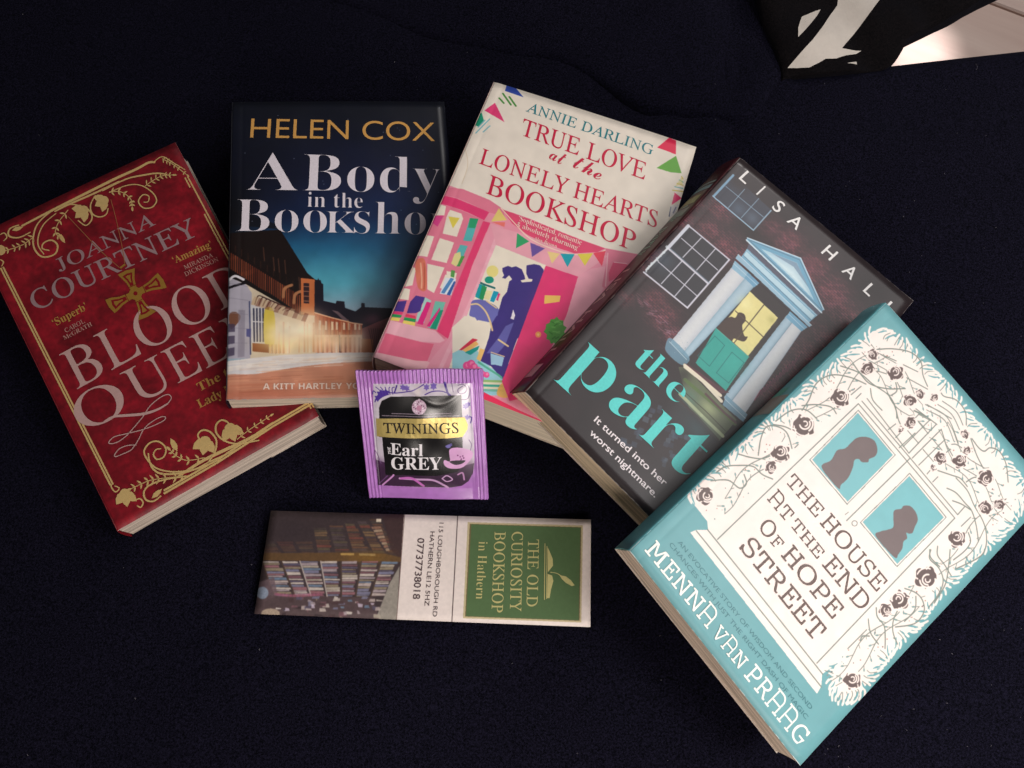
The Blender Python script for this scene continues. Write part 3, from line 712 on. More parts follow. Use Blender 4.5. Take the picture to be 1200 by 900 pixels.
# ================================================================== PINK BOOK
f = make_book((.01976,.22743,.03957), (-.0581,.09002,-.34034), .02929, [(579,95),(816.5,171.5),(712,524),(437,417.5)],
    'cream and pink paperback with bunting and a shopfront where a couple embrace')
start_cover(f)
cv = Canvas(f, (240,228,213)); CRM = (243,231,212)
A = zz(430,220,7.5); B_ = zz(430,330,7.5); Cc = zz(530,270,7.5); D = zz(530,370,7.5); E_ = zz(620,250,7.5); G_ = zz(430,300,7.5); K6 = zz(540,90,7.5); K7 = zz(660,140,7.5)
PK = (238,150,170); HOT = (232,62,118); LT = (244,182,194); MID = (230,126,150)
cv.poly([(515,212),(540,222),(560,229),(588,245),(620,256),(665,275),(708,290.5),(760,300),(830,330),(780,560),(380,500),(400,400)], PK)
cv.poly(A((690,-10),(840,8),(960,58),(1080,108),(1200,190),(1210,260),(1060,212),(900,132),(780,82),(660,60)), MID)
cv.poly(A((660,60),(780,90),(900,140),(1075,215),(1030,285),(880,212),(760,168),(630,130)), HOT)
cv.poly(A((600,130),(760,168),(1040,290),(850,800),(690,1330),(200,1200),(150,900)), MID)
panes = [A((640,140),(695,160),(680,240),(590,235)), A((730,190),(830,225),(845,270),(790,430),(665,400),(700,250)), A((640,440),(765,480),(700,660),(565,630)), A((520,410),(590,425),(530,605),(440,590)), G_((530,65),(680,100),(590,325),(530,290)), G_((395,80),(430,110),(400,255),(330,265)), G_((325,275),(380,290),(365,385),(270,370)), A((690,560+200),(780,790),(750,900),(640,880))]
for p in panes: cv.poly(p, CRM)
cv.poly(A((590,240),(675,245),(620,340),(570,300)), (222,70,140)); cv.poly(A((715,250),(815,265),(755,355)), (228,208,86)); cv.poly(A((905,265),(980,272),(920,470),(845,465)), (90,184,184)); cv.poly(A((905,265),(980,272),(950,355),(890,350)), (44,160,110))
cv.poly(A((820,500),(885,510),(810,692),(740,665)), (96,186,186)); cv.poly(A((770,580),(820,560),(830,640),(780,692),(740,665)), (232,220,150)); cv.poly(A((830,600),(860,600),(815,692),(790,690)), (80,160,76))
cv.poly(G_((430,40),(500,20),(522,120),(520,295),(455,285),(430,180)), (222,122,98), True); cv.stroke(G_((470,60),(480,180),(478,280)), 1.6, (240,180,150)); cv.stroke(G_((500,60),(505,200),(500,290)), 1.2, (190,92,74))
cv.poly(G_((700,130),(790,150),(780,190),(700,170)), CRM); cv.poly(G_((740,120),(775,130),(765,190),(735,180)), (90,160,80)); cv.poly(G_((690,190),(785,200),(740,345),(640,330)), (228,232,240)); cv.poly(G_((735,190),(765,200),(680,330),(650,320)), (84,140,196)); cv.poly(G_((765,220),(780,225),(730,345),(700,340)), (50,96,170))
cv.poly(G_((350,500),(380,400),(430,345),(515,362),(480,430),(470,480),(430,500)), (78,56,140)); cv.poly(G_((510,360),(565,390),(500,590),(430,570),(445,500),(470,480)), (176,216,206))
cv.poly(G_((345,505),(425,525),(430,550),(335,532)), (232,62,100)); cv.poly(G_((330,535),(430,552),(425,580),(322,560)), (40,160,90)); cv.poly(G_((322,562),(425,582),(420,615),(312,590)), (244,220,110))
cv.poly(G_((270,395),(350,390),(320,490),(235,478)), (78,56,140)); cv.poly(G_((235,480),(318,492),(310,515),(225,505)), (232,62,120)); cv.poly(G_((225,505),(308,517),(295,540),(215,530)), (40,160,90)); cv.poly(G_((215,532),(292,543),(282,572),(205,560)), (244,220,110))
cv.poly(G_((525,400),(565,410),(490,605),(440,592)), (228,44,130)); cv.poly(G_((600,395),(690,405),(615,645),(535,628)), (120,196,176)); cv.poly(G_((640,450),(645,480),(550,625),(525,612)), (228,44,130)); cv.poly(G_((640,475),(672,475),(605,645),(555,636)), (30,152,120))
cv.poly(G_((205,560),(300,585),(540,640),(600,655),(685,740),(640,762),(480,752),(170,672)), LT); cv.poly(B_((165,450),(480,532),(590,547),(530,697),(420,695),(95,620)), (234,108,138)); cv.poly(B_((85,620),(420,692),(530,700),(700,785),(720,1000),(50,900),(40,640)), (244,186,192))
cv.poly([(566,259),(574.5,261),(553,312),(525,397),(512,388),(543,315)], (232,66,116))
cv.poly([(575,262),(590,266),(581.5,287),(524,434),(545,470),(490,450),(506,420),(525,397),(553,312)], (240,160,178)); cv.stroke([(583,275),(560,335),(512,440)], 5, (250,190,202), True, .6)
cv.poly([(581,287),(640,311),(590,455),(520,450),(541,385)], CRM)
cv.poly([(575,262),(590,268),(712,300),(677,325),(640,311),(581,287)], (240,168,182))
cv.poly(D((0,480),(0,300),(60,215),(180,260),(330,450),(440,520),(500,700),(0,700)), (156,210,220))
cv.disc((577,318), 7, (238,222,120), .8); cv.disc((573.3,328), 5.4, (26,154,128), 1, 4.2)
cv.poly(Cc((245,452),(380,500),(375,518),(245,472)), (40,110,110)); cv.poly(Cc((238,470),(290,488),(255,610),(200,582)), (20,160,170)); cv.poly(Cc((262,480),(305,500),(270,612),(235,600)), (40,150,90)); cv.poly(Cc((300,525),(352,535),(325,612),(275,600)), (238,226,170)); cv.poly(Cc((365,530),(408,545),(365,632),(330,622)), (20,160,190)); cv.poly(Cc((405,550),(420,560),(400,620),(385,610)), (228,60,130))
PU = (66,52,128); PL = (112,112,184)
cv.poly(Cc((175,620),(250,608),(340,640),(410,700),(440,850),(330,1000),(240,830),(180,765),(150,745),(158,690)), PL, True)
cv.poly(D((0,100),(110,0),(200,15),(247,90),(232,200),(190,195),(60,300),(0,330)), CRM); cv.poly([(560,375),(575,378),(583,395),(566,405),(548,404),(546,392)], CRM)
cv.poly(Cc((440,330),(490,312),(520,325),(560,316),(610,342),(635,400),(640,430),(600,440),(612,457),(700,450),(706,430),(670,425),(650,380),(652,308),(720,296),(770,308),(802,345),(802,390),(700,650),(590,950),(385,950),(400,730),(440,590),(480,540),(500,450),(525,430),(500,395),(465,425),(438,418),(455,395),(440,360)), PU)
cv.poly(D((345,70),(390,0),(640,0),(445,560),(340,445),(245,395),(275,320),(320,200)), PU); cv.poly(D((470,90),(540,60),(470,250),(400,330),(300,330),(400,200)), PL, False, .8)
cv.poly(D((335,330),(455,365),(435,445),(375,430),(340,430)), (160,198,222)); cv.stroke(D((405,212),(488,268)), 2.2, (236,206,150), False); cv.stroke(D((340,322),(456,360)), 1.2, (236,206,150), False)
cv.stroke(Cc((165,652),(225,650),(290,712),(330,800),(350,880)), 2.0, (238,206,150)); cv.stroke(Cc((300,622),(385,682)), 1.6, (238,206,150)); cv.poly(Cc((535,695),(552,745),(540,785),(512,775)), (240,230,236))
cv.poly(D((60,300),(180,198),(225,212),(80,305)), (220,50,80)); cv.poly(D((85,305),(205,222),(232,250),(130,322)), (248,190,110)); cv.poly(D((110,322),(240,262),(225,300),(160,345)), (30,160,150)); cv.poly(D((245,285),(287,300),(247,402),(212,380)), (248,200,120))
cv.stroke(D((230,410),(320,470),(400,520),(430,545)), 2.5, (90,180,150)); 
for x, y, r in ((130,440,5),(165,425,5),(190,450,4.5),(260,510,4),(300,520,3.5),(230,470,3)): cv.disc(D((x,y))[0], r, (240,80,150)); cv.disc(D((x+6,y-6))[0], r*.5, (250,140,180))
for k, c_ in enumerate([(150,190,120),(236,226,196),(60,170,150),(236,226,196),(120,190,170)]): cv.poly(D((270,562+k*20),(445,568+k*20),(450,588+k*20),(270,582+k*20)), c_)
cv.poly(D((440,590),(530,640),(480,720),(390,690)), (240,180,90), True, .9)
cv.poly([(639.5,311.5),(678,324.5),(668,360),(700,380),(640,460),(597,470),(588,447)], HOT); cv.glow((620,440), 18, (250,110,110), .3, 25); cv.glow((640,360), 14, (240,40,120), .5, 35)
cv.poly(Cc((812,570),(952,574),(942,628),(806,646)), (244,196,100)); cv.disc(D((755,165))[0], 3.6, (244,150,90)); cv.disc(D((755,165))[0], 1.5, (250,200,120))
cv.poly([(692,315),(710,312),(706,338),(700,400),(640,420),(664,369),(677,325)], (240,166,182)); cv.poly(E_((670,308),(960,360),(1200,500),(700,700),(640,640),(672,470),(690,400)), MID); cv.poly(E_((740,428),(850,440),(900,500),(700,600),(700,520)), (226,74,116)); cv.stroke(E_((745,430),(855,442)), 1.0, (246,190,200), False); cv.stroke(E_((690,350),(670,640)), 1.2, (246,190,200), False)
P_ = [];
for k in range(22):
    a = k/22*math.tau; r = (100 if k % 2 else 80)+rnd.uniform(-8,8); P_.append((905+r*math.cos(a), 140+r*1.25*math.sin(a)))
cv.poly(D(*P_), (84,156,62)); 
for k in range(16): x, y = 850+rnd.random()*110, 50+rnd.random()*170; cv.stroke(D((x,y),(x+25,y+20*rnd.uniform(-1,1))), 1.6, rnd.choice([(60,126,44),(110,180,84)]), False)
cv.poly([(588,245),(620,256.7),(653,270),(680,281),(709,291),(700,295.5),(673,297),(646,288),(620,276.5),(600,262)], (230,78,116))
cv.stroke([(587,244),(603,262),(620,279),(645,291),(673,298.5),(700,296.5),(709,293)], 1.2, (250,226,200))
for p, c_ in ((Cc((570,25),(675,98),(560,157)), (52,164,104)), (Cc((685,108),(812,160),(700,234)), (110,84,160)), (Cc((835,185),(945,205),(875,292)), (240,208,140)), (Cc((950,205),(1074,210),(1012,322)), (24,164,180)), (E_((425,358),(562,350),(490,462)), (228,210,80)), (E_((562,350),(672,330),(640,465)), (236,74,96)), ([(584.6,244),(594,258),(575.5,259.6)], (234,208,120)), ([(576,260),(592,260.5),(591,266)], (240,120,110))): cv.poly(p, c_)
cv.poly(K6((405,60),(465,75),(552,180),(388,122)), (50,76,170)); cv.poly(K6((300,226),(384,397),(208,292)), (230,62,120)); cv.poly(K6((170,300),(185,315),(202,380),(155,432),(100,410)), (26,152,116))
for a, b in (((368,145),(438,245)),((425,175),(482,256)),((336,185),(376,230))): cv.stroke(K6(a,b), 2.4, (70,140,60), False)
for a, b in (((252,368),(130,492)),((254,430),(195,482)),((210,380),(150,440))): cv.stroke(K6(a,b), 1.5, (120,186,196), False)
cv.poly(K7((930,160),(992,183),(990,305),(826,246)), (232,44,84)); cv.poly(K7((992,318),(1042,470),(940,462),(820,425)), (108,174,72))
for k in range(5): cv.stroke(K7((1040-k*20,500+k*30),(1052,520+k*28)), 1.5, [(210,190,90),(120,180,180)][k % 2], False)
cv.poly(K7((1045,500),(1052,560),(980,590)), (214,200,110), False, .5); cv.poly(K7((980,640),(1042,690),(952,750)), (232,62,116)); cv.stroke(K7((945,770),(930,850)), 1.2, (40,46,80)); cv.stroke(K7((990,770),(965,820)), 1.5, (50,56,90)); cv.poly(K7((940,760),(1020,740),(990,830),(935,860)), (214,216,226), False, .5)
cv.stroke([(540,160),(548,190),(541,215)], .6, (214,190,160))
cv.poly([(558,457),(568,460),(609,481),(640,495),(700,540),(560,500)], (236,48,92))
cv.noise(14, .03, 12, 2); cv.blur(1); PI_ = cv.image('cover_pink')
crim = ink((206,28,70), 0, .4)
T = Print(f).text('ANNIE DARLING','serif',(616,130),(764,181.5),(3.7,-10.8),off=.003); T.build('author_name', ink((24,128,138)))
T = Print(f).text('TRUE LOVE','serif',(609,157.5),(755,210.5),(4.8,-19),off=.002); T.text('LONELY HEARTS','serif',(560.5,191),(769,266.5),(4.8,-17.8),off=.002)
T.text('BOOKSHOP','serif',(568.6,226),(742,294),(5.6,-21.8),off=.002); T.text('at','script',(643,185.5),(660,195),(4.5,-13.5),'h'); T.text('the','script',(671,196),(703,212),(4.8,-14.5),'h'); T.build('title_lettering', crim)
T = Print(f).text('\u2018Sophisticated, romantic','serifb',(607,258.2),(681,287.5),(1.6,-5.6),off=-.012); T.text('& absolutely charming\u2019','serifb',(605,265.2),(677.5,294),(1.6,-5.6),off=-.012); T.text('Alex Brown','serifb',(625.5,281),(652,291),(1.1,-3.7),off=-.012); T.build('quote_lettering', ink((250,226,214)))
finish_book(f, image_mat('pink_cover', PI_, .42, .4), mat('pink_spine', (225,190,180), .45), paper_mat('pages', (232,216,192), .2), ink((196,184,172), 0, .7, .2))

# ================================================================== THE DARK HOUSE BOOK
f = make_book((.11556,.16456,.04519), (-.07279,.17384,-.73878), .02269, [(868,184),(1070.8,352.3),(819,664),(615.5,459)],
    'dark brown paperback with a turquoise door, white columns and large turquoise title')
start_cover(f)
cv = Canvas(f, (44,35,37)); cv.noise(40, .25, 21, 3)
base_ = cv.a.copy()
# brick courses, in the cover's own directions, showing in patches
cxx = cv.X/(cv.k*6.4); cyy = cv.Y/(cv.k*3.0); row = np.floor(cyy).astype(int)
off_ = (row % 2)*.5; fx = (cxx+off_) % 1; fy = cyy % 1; jt = ((fx < .12) | (fy < .2)).astype(np.float32)
rs = np.random.RandomState(9); tone = rs.rand(400, 400).astype(np.float32)[row % 400, np.floor(cxx+off_).astype(int) % 400]
br_ = np.stack([(.38+.17*tone)*(1-.5*jt), (.20+.09*tone)*(1-.4*jt), (.22+.10*tone)*(1-.2*jt)], 2)
mask = np.zeros((cv.H, cv.W), np.float32)
for (x, y, r, a) in ((800,255,18,.6),(815,235,16,.55),(768,300,14,.5),(880,330,12,.4),(1000,380,16,.5),(925,430,18,.5),(845,245,20,.6),(832,270,20,.6),(850,290,22,.7),(905,268,18,.5),(925,285,22,.7),(950,315,24,.8),(975,345,24,.85),(990,368,22,.7),(965,395,25,.5),(945,415,25,.6),(900,455,26,.5),(870,300,20,.5),(768,352,18,.55),(778,372,22,.6),(790,395,18,.6),(815,300,16,.5),(735,350,12,.4),(800,285,14,.5),(755,315,12,.35)):
    q = cv.q((x, y)); rr = r*cv.k; mask = np.maximum(mask, a*np.exp(-(((cv.X-q[0])**2+(cv.Y-q[1])**2)/rr**2)))
mk = np.minimum(mask*1.4*(0.9+.2*tone), .95)[..., None]; cv.a = cv.a*(1-mk)+br_*mk
P1 = zz(780,170,7.5); P3 = zz(720,240,7.5); P4 = zz(780,340,7.5); P5 = zz(640,360,7.5); P6 = zz(680,420,6); P7 = zz(680,480,7.5); P8 = zz(860,260,7.5)
for _ in range(60):
    a = rnd.random(); x = 745+a*45; y = 345+a*50+rnd.uniform(-10,10); cv.stroke([(x,y),(x+rnd.uniform(2,7),y+rnd.uniform(0,6))], rnd.uniform(.5,1.3), rnd.choice([(170,130,150),(150,96,110),(120,70,84)]), False, .55)
# top window
FR = (150,182,204)
cv.poly(P1((440,455),(600,265),(930,570),(770,735)), (58,60,72)); cv.glow(P1((640,560))[0], 10, (86,104,124), .6); cv.glow(P1((760,640))[0], 9, (96,112,130), .6)
cv.glow(P1((640,330))[0], 16, (52,42,44), .85, 9)
cv.stroke(P1((425,445),(595,262)), 3.2, (128,168,196), False, .95); cv.stroke(P1((415,445),(770,748)), 1.8, FR, False); cv.stroke(P1((772,745),(925,575)), 1.8, FR, False, .9)
for a, b in (((530,360),(858,632)),((695,385),(552,548)),((818,468),(664,638))): cv.stroke(P1(a,b), .9, FR, False, .85)
# sash window
cv.poly(P3((655,185),(1005,485),(640,900),(262,590)), (50,48,54)); cv.glow(P3((430,480))[0], 16, (76,92,108), .5)
FW = (206,204,216)
cv.stroke(P3((650,182),(470,378)), 4.4, (214,216,228), False, .95); cv.stroke(P3((470,378),(280,570)), 2.6, (220,224,230), False, .95)
for k in range(16): a = k/15; cv.disc(P3((470-190*a+rnd.uniform(-14,14), 378+195*a+rnd.uniform(-14,14)))[0], rnd.uniform(.8,1.8), (210,218,224), .8)
for a, b, w_ in (((655,182),(1008,482),2.0),((1008,482),(640,905),2.2),((640,905),(258,590),2.2),((482,388),(822,692),2.6),((590,292),(905,572),1.3),((762,290),(602,460),1.3),((886,386),(722,572),1.3),((385,497),(726,802),1.3),((592,495),(412,692),1.3),((706,596),(530,802),1.3)): cv.stroke(P3(a,b), w_, FW, False)
cv.stroke(P3((492,380),(832,684)), .7, (120,150,170), False)
# pediment, entablature and columns, drawn in the cover's own frame
cv.tex = True
cv.poly([(232,366),(560,366),(540,400),(520,740),(478,742),(325,765),(300,740)], (50,43,44))
cv.poly([(208,262),(387,182),(556,272),(556,290),(212,274)], (112,166,194)); cv.poly([(266,258),(388,205),(512,270)], (176,208,222)); 
for k in range(9): cv.poly([(285+k*6,258-k*1),(388+k*2,212+k*5),(495-k*4,268-k*1)], (188+k*4,214+k*3,226+k*2), False, .35)
cv.poly([(300,244),(388,206),(476,250),(388,226)], (116,140,164), False, .75)
for a_, b_, w_, c_ in (((208,262),(387,182),1.6,(196,216,228)),((387,182),(556,272),1.6,(196,216,228)),((222,262),(388,190),.5,(70,80,96)),((388,190),(548,274),.5,(70,80,96)),((210,271),(557,287),1.7,(220,228,234)),((214,264),(556,279),.5,(70,76,90))): cv.stroke([a_,b_], w_, c_, False)
cv.poly([(226,276),(556,291),(552,306),(232,296)], (88,88,104)); cv.poly([(232,294),(552,304),(545,350),(236,336)], (122,172,198)); cv.poly([(236,304),(546,313),(546,332),(238,322)], (186,214,226)); cv.stroke([(234,324),(546,336)], .6, (76,100,122), False); cv.stroke([(232,300),(550,308)], .7, (196,214,226), False)
cv.poly([(222,333),(558,348),(556,360),(290,352),(224,352)], (150,186,206)); cv.stroke([(222,334),(558,349)], .9, (206,220,230), False); cv.stroke([(290,356),(550,362)], .8, (58,60,70), False)
for x0_, x1_, x2_, x3_, pale_ in ((235,291,300,248,1),(291,332,322,300,0),(500,543,572,512,1),(474,502,514,488,0)):
    yb_ = 744 if x0_ < 400 else 760
    n_ = 9
    for k in range(n_):
        a_, b_ = k/n_, (k+1)/n_; sh_ = math.sin(math.pi*(a_+.5/n_))**.7
        c_ = (184+28*sh_, 190+24*sh_, 200+16*sh_) if pale_ else (136+34*sh_, 166+28*sh_, 184+24*sh_)
        cv.poly([(lerp(x0_,x1_,a_),384),(lerp(x0_,x1_,b_)+1,384),(lerp(x3_,x2_,b_)+1,yb_),(lerp(x3_,x2_,a_),yb_)], c_)
    cv.stroke([(x1_,384),(x2_,yb_)], .5, (84,108,128), False, .8)
cv.poly([(228,360),(300,360),(296,388),(236,390)], (142,182,204)); cv.poly([(286,360),(338,362),(334,388),(290,386)], (110,160,190)); cv.poly([(474,364),(552,364),(545,392),(476,392)], (116,166,194)); cv.stroke([(230,372),(336,374)], .7, (198,216,228), False); cv.stroke([(476,376),(548,378)], .7, (198,216,228), False)
cv.poly([(242,730),(325,738),(322,775),(262,778),(242,760)], (108,150,172), True, .85); cv.poly([(490,748),(580,748),(584,778),(500,782)], (118,158,180), False, .9)
for _ in range(30): cv.disc((250+rnd.random()*50, 700+rnd.random()*60), rnd.uniform(.4,1.2), rnd.choice([(220,226,228),(90,130,150),(60,90,110)]), .8)
cv.stroke([(244,744),(322,750)], .8, (196,214,222), False); cv.stroke([(492,762),(582,764)], .8, (196,214,222), False)
cv.tex = False
# door
cv.poly(P4((740,12),(988,243),(725,578),(465,345)), (228,216,146)); cv.glow(P4((700,120))[0], 9, (244,236,176), .6); cv.glow(P4((930,260))[0], 6, (176,168,100), .5)
cv.poly(P4((450,345),(555,240),(612,242),(640,198),(690,212),(702,268),(672,310),(690,400),(720,410),(690,450),(640,440),(600,425),(565,450)), (70,54,48), True)
cv.stroke(P4((610,182),(852,408)), 1.3, (84,70,52), False); cv.stroke(P4((862,128),(600,462)), 1.3, (84,70,52), False)
cv.poly(P4((440,335),(730,588),(528,885),(262,640)), (46,158,146)); cv.glow(P4((600,640))[0], 16, (66,184,170), .4)
for a, b in (((430,402),(516,486)),((280,575),(382,668)),((516,486),(382,668)),((430,402),(280,575)),((580,545),(686,636)),((686,636),(552,815)),((552,815),(444,726)),((444,726),(580,545))): cv.stroke(P4(a,b), .9, (22,104,104), False, .8)
cv.stroke(P4((440,335),(730,588)), 1.2, (90,196,180), False, .7)
# step and garden path
cv.poly(P6((690,60),(735,60),(1100,430),(975,580),(760,340)), (112,124,92), False, .8); cv.glow(P6((720,120))[0], 9, (40,34,34), .7, 14); cv.glow(P6((900,350))[0], 14, (190,200,150), .6, 8); cv.glow(P6((760,280))[0], 12, (90,130,120), .6)
cv.poly(P4((160,640),(200,655),(520,880),(560,900),(470,910),(300,790)), (84,48,56)); cv.stroke(P4((165,660),(300,770),(480,925)), 4.0, (232,220,196), False); cv.stroke(P6((735,60),(860,160),(990,300)), 4.2, (226,216,194), False)
cv.stroke(P6((735,150),(960,340),(1085,460)), 4.5, (88,112,60), False, .8); cv.stroke(P6((880,250),(1010,380),(1090,450)), 3.0, (90,62,66), False); cv.stroke(P6((700,250),(850,400),(1000,545)), 4.2, (196,204,160), False, .85); cv.stroke(P6((690,290),(820,410),(965,570)), 3.0, (66,50,48), False); cv.stroke(P6((730,235),(880,370),(1020,510)), .9, (60,60,50), False)
cv.glow(P6((820,500))[0], 22, (60,92,98), .6, 14); cv.glow(P6((690,400))[0], 16, (54,60,64), .5)
for _ in range(46):
    x, y = rnd.choice([(rnd.uniform(560,740), rnd.uniform(570,760)), (rnd.uniform(400,560), rnd.uniform(300,460)), (rnd.uniform(600,820), rnd.uniform(470,620)), (rnd.uniform(280,420), rnd.uniform(480,600))])
    r = rnd.uniform(22,44); c_ = rnd.choice([(74,88,104),(64,74,92),(88,104,118),(56,60,76)])
    cv.poly(P6((x,y),(x+r,y+r*.35),(x+r*.75,y+r*1.3),(x-r*.25,y+r*.9)), c_, False, .6)
for k in range(26): a = k/26; x = 1120-520*a+P4((0,0))[0][0]*0; cv.stroke(P4((1190-a*370,560+a*330),(1135-a*370,650+a*330)), 1.3, (150,62,90) if k % 2 else (40,26,36), False, .9)
cv.noise(3, .018, 31, 2); cv.blur(1); cv.scuff(80, (206,196,190), 3); HI = cv.image('cover_dark_house')
LN = lambda s_: (865+.738*s_, 208+.672*s_)
T = Print(f)
for chx, a, b in (('L',1,11.5),('I',28.5,30.5),('S',52.5,62.5),('A',76.5,92.5),('H',131,145.5),('A',163.5,179),('L',197.5,208),('L',229,240)): T.text(chx,'sans',LN(a),LN(b),(10.2,-9.4),off=.008)
T.build('author_name', ink((240,236,234)))
cy = ink((98,214,208), 0, .42)
LB = lambda s_: (747.5+.738*s_, 510+.675*s_)
T = Print(f)
for chx, a, b in (('p',-118,-62),('a',-51,-5),('r',0,38),('t',44,76),('y',80,132)): T.text(chx,'serifb',LB(a),LB(b),(27.5,-31),'x',off=-.012)
LH = lambda s_: (752+.72*s_, 435.3+.69*s_)
for chx, a, b in (('t',-15,1),('h',1,29),('e',34,57)): T.text(chx,'serifb',LH(a),LH(b),(13.6,-15.4),'x',off=-.014)
T.build('title_lettering', cy)
T = Print(f).text('It turned into her','sans',(695.5,493),(778.3,569.8),(5,-6),off=.012); T.text('worst nightmare.','sans',(690,508.2),(767,583.4),(5,-6),off=.012); T.build('tagline', ink((236,226,228)))
finish_book(f, image_mat('dark_house_cover', HI, .34, .55, coat=.15), mat('dark_spine', (66,18,26), .4, mottled=.35, mscale=60), paper_mat('pages', (238,214,180)), ink((196,184,172), 0, .7, .2), lean=.0062)
spine_print(f, 'LISA HALL', 'sans', .50, .135, .30, .62, ink((206,190,180)), 'spine_author', .01)
spine_print(f, 'the party', 'serifb', .79, .56, .30, .66, ink((140,190,170)), 'spine_title', -.01)
tl, tr, br, bl = [np.array(c) for c in f.c]; out = (bl-br)/np.linalg.norm(bl-br)
def spine_rect(f, y0, y1, z0, z1, m, name, d=.0016):
    tl, tr, br, bl = [np.array(c) for c in f.c]; out = (bl-br)/np.linalg.norm(bl-br)
    V = []; F = []; N = 6
    for k in range(N+1):
        zf = lerp(z0, z1, k/N); bb = .0010*math.sin(math.pi*min(max(zf,0),1))**.7+.0004
        for s_ in (y0, y1): p = lerp(bl, tl, s_)+out*(bb+f.lean*(1-zf)); V.append((p[0], p[1], zf*f.t))
    for k in range(N): F.append((2*k, 2*k+1, 2*k+3, 2*k+2))
    return mesh(name, V, F, m, f.root)
spine_rect(f, .055, .105, .22, .70, ink((206,176,176)), 'publisher_mark')
spine_rect(f, .855, .875, .1, .9, ink((110,150,160)), 'spine_stripe'); spine_rect(f, .885, .895, .1, .9, ink((130,150,150)), 'spine_stripe'); spine_rect(f, .79, .83, .15, .8, ink((150,146,96)), 'spine_stripe'); spine_rect(f, .73, .77, .15, .8, ink((110,130,118)), 'spine_stripe')

# ================================================================== TEAL PAPERCUT BOOK
f = make_book((.16656,.07014,.04803), (-.04148,.2575,-.86539), .02242, [(1039.5,354.5),(1234,577),(938,897.5),(738,645.5)],
    'turquoise paperback with a white papercut door, roses and two brown silhouettes')
start_cover(f)
TEAL = (110,166,172); WH = (246,232,225); LNc = (122,132,124); BR = (100,84,82)
cv = Canvas(f, TEAL)
left = [(809,585),(817,569),(838,553),(862,530),(881,518),(892,500),(910,492),(925,476),(940,466),(950,452),(964,443),(985,425),(1006,406),(1023,388)]
top = [(1033,386),(1057,399),(1066,408),(1087,429),(1099,443),(1118,462),(1134,484),(1140,494),(1153,507),(1167,523),(1182,544),(1195,563),(1204,583)]
right = [(1198,590),(1186,611),(1170,628),(1155,642),(1138,655),(1120,677),(1102,695),(1086,714),(1078,730),(1064,742),(1052,755),(1040,768),(1027,786),(1008,814),(997,819),(984,820),(976,808),(974,792),(979,779)]
cv.poly(left+top+right+[(964,789.5),(830,621),(829,611)], WH)
# torn leafy fringe along the outline
def fringe(P, ln, sgn=1):
    Q = catmull(P, 8); c_ = np.array((1000,610.)); L_ = 0; nxt = 0
    for i in range(0, len(Q)-1):
        L_ += np.linalg.norm(Q[i+1]-Q[i])
        if L_ < nxt: continue
        nxt = L_+rnd.uniform(3.8, 4.8)
        p = Q[i]; t = Q[i+1]-p; t /= np.linalg.norm(t)+1e-9; nn = np.array([-t[1],t[0]])
        if nn @ (p-c_) < 0: nn = -nn
        sw = math.sin(L_*.085+1)*sgn; l2 = ln*(.7+.5*abs(math.sin(L_*.21)))
        a = p-nn*3-t*sw*4; m_ = p+nn*l2*.35+t*sw*1; b = p+nn*l2*.75+t*l2*1.1*sw
        cv.stroke([tuple(a), tuple(m_), tuple(b)], 2.9, WH, True, 1, .2)
        if rnd.random() < .4:
            o2 = t*1.7; cv.stroke([tuple(a-nn*6+o2), tuple(a-nn*1+o2), tuple(m_-nn*.5+o2)], .9, LNc)
fringe(left, 6.5); fringe(top, 5.5); fringe(right, 6.5)
cv.poly([(809,624),(816,621),(830,621),(963.5,790),(962.5,804),(957.5,813)], WH); cv.stroke([(816,622),(962.5,805)], 1.4, LNc, False); cv.stroke([(829,620.5),(964,790)], 1.4, LNc, False)
def cuts(P):
    Q = catmull(P, 8); c_ = np.array((1000,610.)); L_ = 0; nxt = 3
    for i in range(0, len(Q)-1):
        L_ += np.linalg.norm(Q[i+1]-Q[i])
        if L_ < nxt: continue
        nxt = L_+rnd.uniform(8, 12)
        p = Q[i]; t = Q[i+1]-p; t /= np.linalg.norm(t)+1e-9; nn = np.array([-t[1],t[0]])
        if nn @ (p-c_) < 0: nn = -nn
        sw = math.sin(L_*.085+1); l = rnd.uniform(5, 10); a = p+nn*1.5+t*l*.6*sw; b = p-nn*l*.8-t*l*.6*sw; m_ = (a+b)/2+t*rnd.uniform(-1.5,1.5)
        cv.stroke([tuple(a), tuple(m_), tuple(b)], rnd.uniform(1.8,2.4), TEAL, True, 1, .6)
cuts(left); cuts(top); cuts(right)
